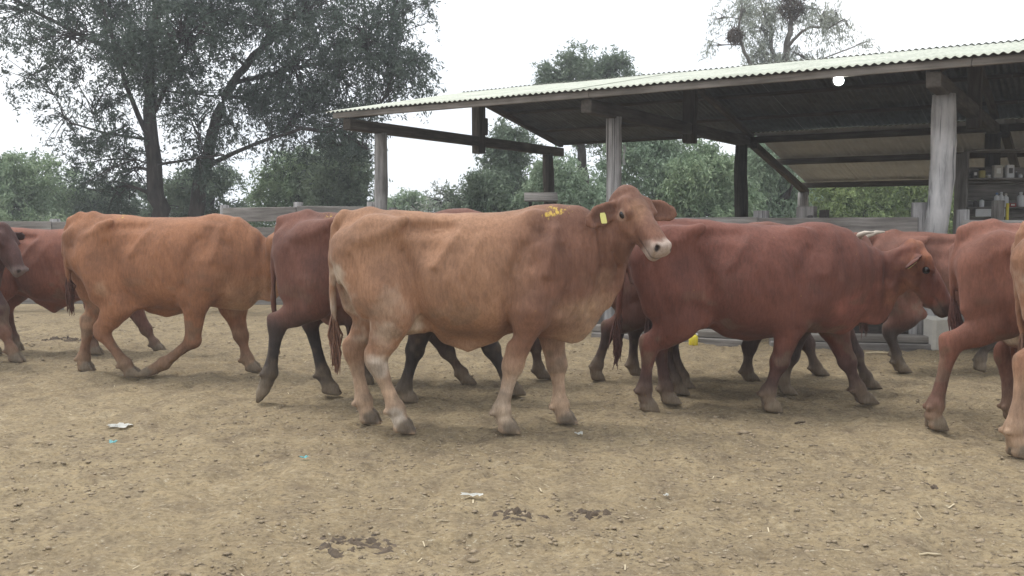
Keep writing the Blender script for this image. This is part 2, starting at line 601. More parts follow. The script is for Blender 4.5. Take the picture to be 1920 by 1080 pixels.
def log_post(name, base, top, r0, r1, mat, parent, bend=0.03, seed=0, sides=14, rings=16):
    rr = np.random.default_rng(seed)
    base, top = np.array(base, float), np.array(top, float)
    pts, rad = [], []
    ph = rr.random(4) * 6.28
    for i in range(rings + 1):
        t = i / rings
        p = base * (1 - t) + top * t
        p = p + np.array([math.sin(t * 5 + ph[0]), math.sin(t * 4 + ph[1]), 0]) * bend * math.sin(math.pi * t) + \
            np.array([math.sin(t * 11 + ph[2]), math.sin(t * 13 + ph[3]), 0]) * bend * 0.25
        pts.append(p)
        rad.append((r0 * (1 - t) + r1 * t) * (1 + 0.05 * math.sin(t * 9 + ph[2]) + 0.04 * (rr.random() - 0.5)))
    off = np.array(parent.location) if parent else 0
    V, F = tube_np(np.array(pts) - off, rad, sides, 0.09, seed)
    return obj_np(name, V, tris_from(F), mat, parent, True)


pm_front = ['post_grey', 'post_grey', 'post_pale', 'post_grey']
for i in range(4):
    b = SP(i * BAY, 0, -0.1)
    o = log_post('post', b, SP(i * BAY, 0, ZP + 0.02), [0.105, 0.105, 0.128, 0.12][i], [0.09, 0.095, 0.115, 0.1][i],
                 MAT[pm_front[i]], shed, [0.012, 0.02, 0.05, 0.03][i], 20 + i)
    if i == 2: o['label'] = 'thick crooked whitewashed log post'
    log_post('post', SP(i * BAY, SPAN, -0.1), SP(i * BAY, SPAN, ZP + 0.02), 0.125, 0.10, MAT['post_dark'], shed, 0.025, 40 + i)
    # tie beam over front and rear post
    plank('tie_beam', SP(i * BAY, -0.73, ZP), SP(i * BAY, SPAN + 0.5, ZP), 0.165, 0.14, MAT['beam'], shed, 0.008, i, 0.012)
RIDGE_W = SPAN / 2
EAVE_F, EAVE_R = -0.84, SPAN + 0.75
Z_EAVE, SLOPE = ZP + 0.165, math.tan(math.radians(11.2))


def roof_z(w):
    """underside of sheets"""
    wr = (w + 0.76) if w <= RIDGE_W else ((SPAN + 0.76) - w)
    return Z_EAVE + 0.085 + wr * SLOPE


ZR = roof_z(RIDGE_W)
for i in range(4):
    plank('king_post', SP(i * BAY, RIDGE_W - 0.0, ZP - 0.12), SP(i * BAY, RIDGE_W, ZR - 0.02), 0.19, 0.16, MAT['beam'], shed, 0.006, i, 0.01,
          up=tuple(Wd))
    # rafters on both slopes
    plank('rafter', SP(i * BAY, -0.60, roof_z(-0.60) - 0.125), SP(i * BAY, RIDGE_W, ZR - 0.125), 0.07, 0.10, MAT['beam'], shed, 0.005, i)
    plank('rafter', SP(i * BAY, SPAN + 0.5, roof_z(SPAN + 0.5) - 0.125), SP(i * BAY, RIDGE_W, ZR - 0.125), 0.07, 0.10, MAT['beam'], shed, 0.005, i)
plank('bracket_block', SP(0.0, RIDGE_W + 0.19, ZP + 0.20), SP(0.0, RIDGE_W + 0.19, ZP + 0.48), 0.10, 0.13, MAT['beam'], shed, 0.004, 3, up=tuple(Wd))
U0, U1 = -0.20, 3 * BAY + 0.6
# purlins (the front one is the pale fascia)
nb = 3
for k in range(nb):
    ua, ub = U0 + (U1 - U0) * k / nb + 0.003, U0 + (U1 - U0) * (k + 1) / nb - 0.003
    plank('fascia_board', SP(ua, -0.765, Z_EAVE + 0.002), SP(ub, -0.765, Z_EAVE + 0.002), 0.078, 0.06, MAT['fascia'], shed, 0.004, k)
    for w in (0.25, 1.35, 2.4, SPAN - 2.4, SPAN - 1.35, SPAN - 0.25, SPAN + 0.62):
        z = roof_z(w) - 0.052
        plank('purlin', SP(ua, w, z), SP(ub, w, z), 0.05, 0.07, MAT['beam'], shed, 0.003, k)


def corrugated(name, u0, u1, w0, z0, w1, z1, mats, parent, pitch=0.080, amp=0.0105, thick=0.004, jit=0.0, smooth=True):
    """one sheet: corrugations run from (w0,z0) to (w1,z1); two skins with their own materials"""
    nu = max(8, int((u1 - u0) / pitch * 8))
    us = np.linspace(u0, u1, nu + 1)
    nw = 5
    V, F, MI = [], [], []
    for layer in (0, 1):
        for j in range(nw + 1):
            t = j / nw
            for u in us:
                z = z0 + (z1 - z0) * t + amp * math.sin(2 * math.pi * u / pitch) + layer * thick + jit
                V.append(SP(u, w0 + (w1 - w0) * t, z) - S0)
    n1 = nu + 1
    def q(l, j, i): return l * (nw + 1) * n1 + j * n1 + i
    for l in (0, 1):
        for j in range(nw):
            for i in range(nu):
                f = (q(l, j, i), q(l, j, i + 1), q(l, j + 1, i + 1), q(l, j + 1, i))
                F.append(f if l else f[::-1]); MI.append(1 - l)
    for i in range(nu):
        F.append((q(0, 0, i), q(0, 0, i + 1), q(1, 0, i + 1), q(1, 0, i))); MI.append(0)
        F.append((q(0, nw, i + 1), q(0, nw, i), q(1, nw, i), q(1, nw, i + 1))); MI.append(0)
    for j in range(nw):
        F.append((q(0, j + 1, 0), q(0, j, 0), q(1, j, 0), q(1, j + 1, 0))); MI.append(0)
        F.append((q(0, j, nu), q(0, j + 1, nu), q(1, j + 1, nu), q(1, j, nu))); MI.append(0)
    me = mesh_np(name, np.array(V), np.array(F), None, smooth)
    for m in mats: me.materials.append(m)
    me.polygons.foreach_set('material_index', np.array(MI, dtype=np.int32))
    return link(bpy.data.objects.new(name, me), parent)


SH = 0.968
ns = int(math.ceil((U1 - U0 + 0.1) / SH))
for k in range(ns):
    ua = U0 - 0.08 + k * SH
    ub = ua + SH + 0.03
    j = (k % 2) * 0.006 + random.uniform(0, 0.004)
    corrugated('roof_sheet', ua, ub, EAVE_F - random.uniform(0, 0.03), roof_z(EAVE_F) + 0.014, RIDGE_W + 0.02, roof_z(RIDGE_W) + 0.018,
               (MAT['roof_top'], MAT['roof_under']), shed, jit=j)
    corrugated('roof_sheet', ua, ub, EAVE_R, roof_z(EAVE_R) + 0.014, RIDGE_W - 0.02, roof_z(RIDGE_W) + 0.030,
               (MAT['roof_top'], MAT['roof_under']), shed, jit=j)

# lean-to behind the shed
LU0, LU1 = BAY + 0.15, 3 * BAY + 0.4
LW0, LW1 = SPAN + 0.15, SPAN + 3.35
LZ0, LZ1 = 2.80, 2.12


def lean_z(w): return LZ0 + (LZ1 - LZ0) * (w - LW0) / (LW1 - LW0)


nl = int(math.ceil((LU1 - LU0) / SH))
for k in range(nl):
    ua = LU0 + k * SH
    corrugated('lean_to_sheet', ua, ua + SH + 0.03, LW0, lean_z(LW0) + 0.02, LW1 + 0.25, lean_z(LW1 + 0.25) + 0.02,
               (MAT['roof_top'], MAT['lean_under']), shed, amp=0.006, jit=(k % 2) * 0.006)
for w in (LW0 + 0.12, LW0 + 1.5, LW1):
    for k in range(2):
        ua, ub = LU0 - 0.1 + (LU1 - LU0) / 2 * k + 0.003, LU0 - 0.1 + (LU1 - LU0) / 2 * (k + 1)
        plank('lean_to_purlin', SP(ua, w, lean_z(w) - 0.115), SP(ub, w, lean_z(w) - 0.115), 0.11, 0.09, MAT['beam'], shed, 0.004, k)
for u in (LU0, LU0 + BAY, LU0 + 2 * BAY - 0.3):
    plank('lean_to_rafter', SP(u, LW0, lean_z(LW0) - 0.235), SP(u, LW1 + 0.1, lean_z(LW1 + 0.1) - 0.235), 0.115, 0.11, MAT['beam'], shed, 0.004, 1)
    log_post('lean_to_post', SP(u, LW1 - 0.1, -0.1), SP(u, LW1 - 0.1, lean_z(LW1) - 0.2), 0.11, 0.095, MAT['post_grey'], shed, 0.02, 77 + int(u))

# lit flood lamp under the front edge
lp = P(1571, 151, 9.52)
lamp = empty('flood_lamp', tuple(lp), 'lit white flood lamp hanging under the front roof edge', 'lamp')
def disc_part(name, prof, mat):
    bm = bmesh.new()
    rings = [[bm.verts.new((r * math.cos(2 * math.pi * k_ / 20), y, r * math.sin(2 * math.pi * k_ / 20))) for k_ in range(20)] for r, y in prof]
    for a_, b_ in zip(rings, rings[1:]):
        for k_ in range(20): bm.faces.new((a_[k_], a_[(k_ + 1) % 20], b_[(k_ + 1) % 20], b_[k_]))
    bm.faces.new(rings[0]); bm.faces.new(rings[-1][::-1])
    bmesh.ops.recalc_face_normals(bm, faces=list(bm.faces))
    return obj_bm(name, bm, mat, lamp, True)


disc_part('housing', [(0.058, -0.02), (0.060, 0.0), (0.05, 0.03), (0.025, 0.05), (0.02, 0.07)], MAT['grey_metal'])
disc_part('light_face', [(0.02, -0.045), (0.042, -0.038), (0.052, -0.024), (0.052, -0.021)], MAT['lamp_face'])
V, F = tube_np([(-0.055, 0.02, 0.02), (-0.06, 0.02, 0.11), (0.06, 0.02, 0.11), (0.055, 0.02, 0.02)], [0.006] * 4, 6)
obj_np('bracket', V, tris_from(F), MAT['grey_metal'], lamp, True)

# ------------------------------------------------------------------ shelf unit with bottles in the shed
SHY = 12.6
sh0 = P(1812, 400, SHY)
shelf = empty('shelf_unit', (sh0[0], SHY, 0.0), 'rough grey board shelf unit under shed roof behind pale post', 'shelf')
def shp(px, py, dy=0.0):
    p = P(px, py, SHY); return (p[0], SHY + dy, p[2])
SHW = 1.9
zt, z1, z2, z3 = shp(1812, 285)[2], shp(1812, 338)[2], shp(1812, 392)[2], shp(1812, 408)[2]
x0 = sh0[0]
for xx in (x0, x0 + SHW):
    plank('side_board', (xx, SHY + 0.17, 0.0), (xx, SHY + 0.17, zt), 0.34, 0.035, MAT['board'], shelf, 0.003, 1, up=(0, -1, 0)).location.y += 0.17
for z in (zt, z1, z2):
    plank('shelf_board', (x0 + 0.02, SHY, z), (x0 + SHW - 0.02, SHY, z), 0.028, 0.34, MAT['board'], shelf, 0.003, 2)
for k in range(9):
    plank('back_board', (x0 + 0.02, SHY + 0.19, 0.05 + k * 0.225), (x0 + SHW, SHY + 0.19, 0.05 + k * 0.225), 0.22, 0.02, MAT['board'], shelf, 0.003, k)
plank('front_board', (x0 + 0.03, SHY - 0.19, z3 + 0.01), (x0 + 0.42, SHY - 0.19, z3 + 0.01), 0.105, 0.02, MAT['white_plastic'], shelf, 0.002, 2)
for k in range(4):
    plank('lower_board', (x0 + 0.03, SHY - 0.17, 0.06 + k * 0.26), (x0 + SHW, SHY - 0.17, 0.06 + k * 0.26), 0.25, 0.025, MAT['board'], shelf, 0.004, k)


def lathe(name, prof, mat, parent=None, sides=14, loc=(0, 0, 0)):
    bm = bmesh.new()
    rings = []
    for r, z in prof:
        rings.append([bm.verts.new((r * math.cos(2 * math.pi * s / sides), r * math.sin(2 * math.pi * s / sides), z)) for s in range(sides)])
    for a, b in zip(rings, rings[1:]):
        for s in range(sides):
            bm.faces.new((a[s], a[(s + 1) % sides], b[(s + 1) % sides], b[s]))
    bm.faces.new(rings[0][::-1]); bm.faces.new(rings[-1])
    o = obj_bm(name, bm, mat, parent, True)
    o.location = loc
    return o


def bottle(px, z, h, r, mat, capm, label, kind='bottle'):
    p = P(px, 350, SHY - 0.02)
    e = empty(kind, (p[0], SHY - 0.03, z), label, kind)
    lathe('body', [(r * 0.92, 0), (r, 0.008), (r, h * 0.66), (r * 0.85, h * 0.74), (r * 0.4, h * 0.82), (r * 0.38, h * 0.87)], mat, e)
    lathe('cap', [(r * 0.46, h * 0.86), (r * 0.46, h * 0.98), (r * 0.36, h)], capm, e, 12)
    return e


def carton(px, z, w, h, mat, label, kind='box'):
    p = P(px, 350, SHY - 0.02)
    e = empty(kind, (p[0], SHY - 0.03, z), label, kind)
    bm = plank_mesh('carton', w, h, w * 0.7, 0.006)
    o = obj_bm('body', bm, mat, e); o.location.x = -w / 2
    bm = plank_mesh('panel', w * 0.5, h * 0.4, 0.003, 0)
    o = obj_bm('label_panel', bm, MAT['dark_box'] if mat is MAT['white_plastic'] else MAT['white_paper'], e)
    o.location = (-w * 0.25, -w * 0.35 - 0.002, h * 0.35)
    return e


zs1, zs2 = z1 + 0.028, z2 + 0.028
carton(1826, zs1, 0.07, 0.10, MAT['dark_box'], 'small dark brown tin leftmost on the upper shelf', 'tin')
lathe_j = empty('jar', (P(1838, 350, SHY)[0], SHY - 0.03, zs1), 'ochre yellow jar on the upper shelf', 'jar')
lathe('body', [(0.04, 0), (0.045, 0.01), (0.045, 0.09), (0.036, 0.1)], MAT['ochre_glass'], lathe_j)
lathe('lid', [(0.038, 0.1), (0.038, 0.125), (0.03, 0.128)], MAT['dark_box'], lathe_j)
pot = empty('pot', (P(1850, 350, SHY)[0], SHY - 0.03, zs1), 'tiny cream pot beside the ochre jar', 'pot')
lathe('body', [(0.025, 0), (0.03, 0.005), (0.03, 0.03)], MAT['cream_box'], pot)
lathe('lid', [(0.031, 0.03), (0.031, 0.042)], MAT['white_plastic'], pot)
carton(1868, zs1, 0.115, 0.17, MAT['cream_box'], 'wide cream carton on the upper shelf')
carton(1891, zs1, 0.10, 0.175, MAT['white_plastic'], 'white carton with dark label on the upper shelf')
bottle(1904, zs1, 0.09, 0.018, MAT['dark_box'], MAT['white_plastic'], 'thin dark bottle with white cap right of cartons on upper shelf')
bottle(1912, zs1, 0.06, 0.024, MAT['white_plastic'], MAT['cream_box'], 'squat white bottle at right end of the upper shelf')
bottle(1829, zs2, 0.095, 0.03, MAT['dark_box'], MAT['grey_metal'], 'dark bottle leftmost on the lower shelf')
bottle(1841, zs2, 0.115, 0.03, MAT['white_plastic'], MAT['dark_box'], 'white bottle with dark cap left on the lower shelf')
bottle(1869, zs2, 0.19, 0.034, MAT['white_plastic'], MAT['blue_plastic'], 'tall white bottle with blue cap, left of the three in middle')
bottle(1877, zs2, 0.20, 0.034, MAT['white_plastic'], MAT['white_plastic'], 'tallest all-white bottle, middle of the three on lower shelf')
bottle(1886, zs2, 0.18, 0.034, MAT['white_plastic'], MAT['cream_box'], 'white bottle with cream cap, right of the three on lower shelf')
bottle(1914, zs2, 0.20, 0.045, MAT['white_plastic'], MAT['white_plastic'], 'white bottle near the frame edge on the lower shelf')
carton(1897, zs2, 0.10, 0.05, MAT['red_plastic'], 'small dark red packet on the lower shelf', 'packet')

# grey board leaning post with yellow edge in front of the shelf
bp = empty('plank_post', (P(1871, 400, 12.0)[0], 12.0, 0), 'grey plank post with bolt holes standing before the shelf', 'post')
plank('board', (bp.location.x - 0.075, 12.0, 0), (bp.location.x - 0.075, 12.0, P(1871, 376, 12)[2]), 0.15, 0.06, MAT['board'], bp, 0.004, 3, up=(1, 0, 0))
ys = empty('yellow_strip', (P(1889, 400, 12.0)[0], 12.0, 0), 'upright narrow yellow strip right of the grey plank post', 'strip')
plank('strip_board', (ys.location.x - 0.02, 12.0, 0), (ys.location.x - 0.02, 12.0, P(1889, 381, 12)[2]), 0.035, 0.03, MAT['yellow_plastic'], ys, 0.002, 3, up=(1, 0, 0))


# ------------------------------------------------------------------ fences
def fence(name, label, a, b, npan, zs, bh, mat, post_z, post_w=0.14, post_mat='post_grey', side=-1, posts=True):
    a, b = np.array([*a, 0.0]), np.array([*b, 0.0])
    e = empty(name, tuple(a), label, 'fence')
    d = (b - a) / npan
    dn = d / np.linalg.norm(d)
    nrm = np.array([dn[1], -dn[0], 0.0])
    if nrm[1] > 0: nrm = -nrm
    for i in range(npan):
        p0, p1 = a + d * i + dn * 0.006, a + d * (i + 1) - dn * 0.006
        for j, z in enumerate(zs):
            q = nrm * 0.03
            s0, s1 = random.uniform(-0.012, 0.012), random.uniform(-0.012, 0.012)
            plank('board', tuple(p0 + q + np.array([0, 0, z + s0])), tuple(p1 + q + np.array([0, 0, z + s1])), bh + random.uniform(-0.015, 0.01), 0.03,
                  MAT[mat], e, 0.005, i * 9 + j)
    if posts:
        for i in range(npan + 1):
            p = a + d * i - nrm * 0.06
            log_post('post', p + np.array([0, 0, -0.1]), p + np.array([0, 0, post_z + random.uniform(-0.03, 0.05)]), post_w / 2 + 0.01, post_w / 2, MAT[post_mat], e, 0.008, 300 + i, 10, 5)
    return e


fence('board_fence', 'low weathered board fence far left behind the orange cow', (-12.0, 14.3), (-4.30, 13.85), 3, (0.10, 0.42, 0.76, 1.12), 0.22, 'board', 1.36)
fence('board_fence', 'tall pale board fence ending at the left shed post', (-4.25, 13.78), (-2.06, 13.72), 2, (0.10, 0.42, 0.74, 1.04, 1.345), 0.215, 'board', 1.58)
pa, pb, pc, pd = SP(0, 0, 0), SP(BAY, 0, 0), SP(2 * BAY, 0, 0), SP(3 * BAY, 0, 0)
fence('board_fence', 'dark-topped rail fence between the left and second shed posts', pa[:2] + U[:2] * 0.16, pb[:2] - U[:2] * 0.16, 3, (0.1, 0.5, 0.9, 1.25), 0.19, 'board', 1.50)
f3 = fence('board_fence', 'grey board fence between second post and pale crooked post', pb[:2] + U[:2] * 0.16, pc[:2] - U[:2] * 0.2, 2, (0.80, 1.10), 0.27, 'board', 1.48, 0.18)
k = 0
for t in np.arange(0.0, 1.0, 0.045):
    q = pb + U * 0.25 + (pc - pb - U * 0.5) * t
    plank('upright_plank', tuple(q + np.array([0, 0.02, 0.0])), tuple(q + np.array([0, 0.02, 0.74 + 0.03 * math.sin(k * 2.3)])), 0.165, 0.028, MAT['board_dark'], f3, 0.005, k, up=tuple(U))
    k += 1
fence('board_fence', 'board fence right of the pale crooked post behind the last cows', pc[:2] + U[:2] * 0.2, pd[:2], 2, (0.12, 0.45, 0.78, 1.09), 0.25, 'board', 1.45)

# bolted post at the fence inside
o = empty('bolted_post', tuple(SP(BAY * 1.62, 0.25, 0)), 'short squared grey post with bolt hole rising above the fence', 'post')
bpz = 1.50
plank('timber', tuple(SP(BAY * 1.62 - 0.11, 0.25, 0)), tuple(SP(BAY * 1.62 - 0.11, 0.25, bpz)), 0.2, 0.12, MAT['board'], o, 0.006, 2, up=tuple(U))
plank('timber', tuple(SP(BAY * 1.62 + 0.14, 0.28, 0)), tuple(SP(BAY * 1.62 + 0.14, 0.28, bpz - 0.04)), 0.08, 0.12, MAT['board_dark'], o, 0.006, 2, up=tuple(U))
V, F = tube_np([(0, -0.14, bpz - 0.12), (0, 0.0, bpz - 0.12)], [0.022, 0.022], 8)
obj_np('bolt', V, tris_from(F), MAT['dark_box'], o, True)

# sleepers lying along the shed front
for (ax, ay, bx, by, lab) in ((0.95, 10.75, 2.55, 9.95, 'long pale sleeper lying on dirt behind the dark red cow'),
                              (2.75, 9.95, 4.35, 9.62, 'grey sleeper lying on dirt at foot of pale post')):
    e = empty('timber_sleeper', (ax, ay, 0), lab, 'timber')
    plank('upper_beam', (ax, ay, 0.07), (bx, by, 0.07), 0.075, 0.20, MAT['fascia'], e, 0.006, 1, 0.01)
    plank('lower_beam', (ax, ay - 0.05, -0.02), (bx, by - 0.05, -0.02), 0.088, 0.22, MAT['board'], e, 0.006, 2, 0.01)

# yellow canister by the fence
cx, cy = P(1300, 640, 9.9)[0], 9.9
can = empty('canister', (cx, cy, 0), 'small yellow plastic canister behind dark red cow hind legs', 'canister')
bm = plank_mesh('can', 0.15, 0.19, 0.11, 0.025)
o = obj_bm('body', bm, MAT['yellow_plastic'], can, True); o.location.x = -0.075
V, F = tube_np([(-0.05, 0, 0.18), (-0.045, 0, 0.235), (0.03, 0, 0.235), (0.04, 0, 0.18)], [0.012] * 4, 6)
obj_np('handle', V, tris_from(F), MAT['yellow_plastic'], can, True)
lathe('cap', [(0.022, 0), (0.022, 0.03), (0.018, 0.033)], MAT['white_plastic'], can, 10, (0.058, 0, 0.185))
can.scale = (0.62, 0.62, 0.62)

# pale footing block of the crooked post
fb = empty('post_footing', tuple(pc + np.array([-0.14, -0.10, 0])), 'pale concrete footing at base of the crooked post', 'footing')
bm = plank_mesh('footing', 0.30, 0.36, 0.26, 0.03, 0.01, 4)
o = obj_bm('block', bm, MAT['cream_box'], fb)

# small slanted board on the rear-left post
q = P(1016, 377, 17.2)
tb = empty('small_table', (q[0], 17.2, 0), 'small slanted grey tabletop in front of the rear left shed post', 'table')
plank('table_top', (q[0] - 0.32, 17.2, q[2]), (q[0] + 0.30, 17.2, q[2]), 0.42, 0.03, MAT['board'], tb, 0.004, 2, up=(0.15, 0.92, 0.38))
for sx in (-0.24, 0.22):
    plank('leg', (q[0] + sx, 17.35, 0), (q[0] + sx, 17.35, q[2] + 0.03), 0.06, 0.06, MAT['board_dark'], tb, 0.002, 2, up=(1, 0, 0))

# white rag on the second post
q = P(1152, 285, 12.1)
bm = bmesh.new()
vsr = []
for i in range(8):
    z = -i * 0.035
    wv = 0.014 + 0.006 * math.sin(i * 1.3)
    vsr.append((bm.verts.new((-wv + 0.008 * math.sin(i), 0.01 * math.sin(i * 1.7), z)), bm.verts.new((wv + 0.008 * math.sin(i), 0.01 * math.cos(i * 1.4), z))))
for a, b in zip(vsr, vsr[1:]): bm.faces.new((a[0], a[1], b[1], b[0]))
bmesh.ops.solidify(bm, geom=list(bm.faces), thickness=0.004)
o = obj_bm('rag_strip', bm, MAT['white_paper'], None, True)
o.location = (SP(BAY, 0, 0)[0] + 0.125, SP(BAY, 0, 0)[1] - 0.06, q[2] + 0.05)
tag(o, 'thin white rag strip hanging on the second shed post', 'rag')


# ------------------------------------------------------------------ trees
def leaves_np(centers, dirs, lpc, sprig, spread, ll, lw, droop, rng):
    n = len(centers)
    c = np.repeat(centers, lpc, 0)
    d = np.repeat(dirs, lpc, 0)
    t = rng.random((n * lpc, 1))
    L = np.repeat(sprig * (0.6 + 0.8 * rng.random((n, 1))), lpc, 0)
    pos = c + d * L * t + np.array([0, 0, -1.0]) * (droop * L * t * t) + rng.normal(0, spread, (n * lpc, 3)) * (0.4 + 0.6 * t)
    a = d * 0.6 + rng.normal(0, 0.7, (n * lpc, 3)) + np.array([0, 0, -droop * 0.8])
    a /= np.linalg.norm(a, axis=1, keepdims=True)
    r = rng.normal(0, 1, (n * lpc, 3))
    b = np.cross(a, r); b /= np.linalg.norm(b, axis=1, keepdims=True) + 1e-9
    s = 0.6 + 0.8 * rng.random((n * lpc, 1))
    A, B = a * ll * s * 0.5, b * lw * s * 0.5
    V = np.stack([pos - A, pos + B, pos + A, pos - B], 1).reshape(-1, 3)
    F = np.arange(n * lpc * 4).reshape(-1, 4)
    return V, F


def limb_path(a, b, rng, n=6, sag=0.15):
    a, b = np.array(a, float), np.array(b, float)
    L = np.linalg.norm(b - a)
    out = []
    o1 = rng.normal(0, 0.07, 3) * L
    for i in range(n + 1):
        t = i / n
        out.append(a * (1 - t) + b * t + o1 * math.sin(math.pi * t) + np.array([0, 0, 1.0]) * sag * L * math.sin(math.pi * t) * 0.5)
    return np.array(out)


def tree(name, label, cat, base, trunks, blobs, lpc, mat, ll=0.12, lw=0.034, sprig=0.45, spread=0.07, droop=0.4, seed=0, group=None, twigs=0.25, bark='bark'):
    """trunks: [(path, r0, r1)] in world; blobs: [(centre, radii, number of sprigs)]"""
    rng = np.random.default_rng(seed)
    base = np.array([base[0], base[1], 0.0])
    e = empty(name, tuple(base), label, cat, group)
    C = Coll()
    allp = []
    for path, r0, r1 in trunks:
        path = np.array(path, float)
        # refine with small wobble
        tt = np.linspace(0, len(path) - 1, (len(path) - 1) * 4 + 1)
        fine = np.stack([np.interp(tt, np.arange(len(path)), path[:, k]) for k in range(3)], 1)
        fine[1:-1] += rng.normal(0, r0 * 0.12, (len(fine) - 2, 3))
        rad = np.linspace(r0, r1, len(fine))
        V, F = tube_np(fine - base, rad, 9, 0.15, seed)
        C.add(V, F)
        for p, r in zip(fine, rad): allp.append((*p, r))
    allp = np.array(allp)
    cen, dr = [], []
    for (c, rad, n) in blobs:
        c, rad = np.array(c, float), np.array(rad, float)
        dd = np.linalg.norm(allp[:, :3] - c, axis=1) + np.maximum(0, allp[:, 2] - c[2]) * 1.5
        near = allp[np.argmin(dd)]
        lp_ = limb_path(near[:3], c, rng)
        V, F = tube_np(lp_ - base, np.linspace(min(near[3] * 0.5, 0.05), 0.012, len(lp_)), 6, 0.1, seed)
        C.add(V, F)
        v = rng.normal(0, 1, (n, 3)); v /= np.linalg.norm(v, axis=1, keepdims=True)
        r = (0.25 + 0.75 * rng.random((n, 1)) ** 0.6)
        msub = max(6, n // 5)
        pts = (c + v * rad * r)[:msub][rng.integers(0, msub, n)] + rng.normal(0, 0.13, (n, 3)) * rad
        pts[:, 2] = np.maximum(pts[:, 2], 0.15)
        o = v * 0.8 + rng.normal(0, 0.5, (n, 3)); o /= np.linalg.norm(o, axis=1, keepdims=True)
        cen.append(pts); dr.append(o)
        for i in range(int(n * twigs)):
            st = lp_[rng.integers(2, len(lp_))]
            tp = limb_path(st, pts[i] + o[i] * sprig * 0.5, rng, 4, 0.1)
            V, F = tube_np(tp - base, np.linspace(0.016, 0.005, len(tp)), 3, 0, 0, False)
            C.add(V, F)
    C.build('trunk', MAT[bark], e)
    V, F = leaves_np(np.concatenate(cen), np.concatenate(dr), lpc, sprig, spread, ll, lw, droop, rng)
    obj_np('crown', V - base, F, MAT[mat], e)
    return e


DENS = 0.88


def PB(px, py, Y, r, n, flat=1.0):
    """blob from photo position: radius in photo pixels"""
    R = r / FPX * Y
    return (P(px, py, Y), (R, R * 0.9, R * flat), int(n * DENS))


TY = 21.0
g0 = P(292, 400, TY); g0[2] = 0
tree('algarrobo_tree', 'big dark feathery tree with upright trunk at far left', 'tree', g0[:2],
     [([(g0[0] + 0.1, TY, -0.1), P(296, 390, TY), P(285, 300, TY), P(282, 180, TY), P(290, 60, TY), P(300, -80, TY)], 0.22, 0.07),
      ([P(280, 260, TY), P(240, 170, TY - .3), P(215, 90, TY - .5), P(190, 0, TY - .6)], 0.06, 0.03),
      ([P(284, 120, TY), P(180, 80, TY + .6), P(80, 30, TY + 1), P(0, -20, TY + 1.2)], 0.06, 0.03),
      ([P(284, 220, TY), P(330, 120, TY - .6), P(390, 40, TY - 1)], 0.06, 0.03),
      ([P(270, 260, TY), P(200, 250, TY + .6), P(130, 230, TY + 1)], 0.035, 0.02),
      ([P(290, 310, TY), P(350, 300, TY - .6), P(420, 290, TY - 1)], 0.035, 0.02)],
     [PB(40, 20, TY + 1, 95, 170), PB(130, 70, TY - .5, 90, 210), PB(60, 140, TY + .5, 65, 60), PB(220, 20, TY + .8, 100, 300),
      PB(250, 110, TY - 1, 80, 230), PB(340, 60, TY - 1.2, 95, 330), PB(330, 140, TY + 1, 70, 170), PB(400, 20, TY + .4, 70, 200),
      PB(180, 180, TY + .4, 65, 90), PB(120, 220, TY + 1, 62, 60), PB(195, 260, TY - .6, 58, 80), PB(370, 215, TY - .8, 55, 80),
      PB(240, 320, TY + .6, 55, 80), PB(380, 290, TY - .4, 62, 100), PB(165, 305, TY, 45, 45), PB(200, 360, TY + .5, 60, 110),
      PB(60, -70, TY, 110, 200), PB(240, -90, TY, 130, 320), PB(390, -70, TY, 110, 250), PB(440, 180, TY, 38, 30)],
     24, 'leaf_grey', 0.10, 0.028, 0.42, 0.06, 0.45, 3)
g1 = P(370, 400, TY + 0.6); g1[2] = 0
T2 = TY + 0.6
tree('algarrobo_tree', 'large grey-green tree with leaning forked trunk left of the shed', 'tree', g1[:2],
     [([(g1[0] - 0.1, T2, -0.1), P(368, 380, T2), P(385, 310, T2), P(402, 240, T2), P(432, 160, T2), P(490, 90, T2), P(560, 20, T2)], 0.20, 0.05),
      ([P(385, 315, T2), P(430, 290, T2 - .4), P(490, 265, T2 - .6), P(570, 240, T2 - .8)], 0.06, 0.03),
      ([P(440, 155, T2), P(540, 130, T2 + .5), P(650, 110, T2 + .8), P(740, 110, T2 + 1)], 0.06, 0.03),
      ([P(560, 240, T2 - .8), P(640, 250, T2 - .6), P(690, 280, T2 - .4)], 0.05, 0.02)],
     [PB(500, 50, T2 - 1, 85, 240), PB(590, 30, T2 + 1, 85, 260), PB(680, 60, T2 - .6, 90, 280), PB(740, 20, T2 + .6, 70, 170),
      PB(560, 130, T2 - .5, 90, 300), PB(650, 160, T2 + .8, 90, 300), PB(735, 140, T2 - .3, 72, 190), PB(790, 130, T2 + .4, 36, 50),
      PB(490, 190, T2 + .4, 70, 180), PB(570, 215, T2 + .8, 70, 160), PB(650, 230, T2 - .8, 60, 110), PB(510, 250, T2 - .4, 50, 60),
      PB(440, 240, T2 + .7, 42, 40), PB(680, 280, T2 + .4, 45, 50), PB(590, 280, T2 + .2, 45, 50), PB(740, 90, T2, 55, 90),
      PB(470, -40, T2, 110, 240), PB(610, -60, T2, 120, 240), PB(440, 110, T2 + .6, 40, 40)],
     24, 'leaf_grey', 0.10, 0.028, 0.42, 0.06, 0.6, 5)


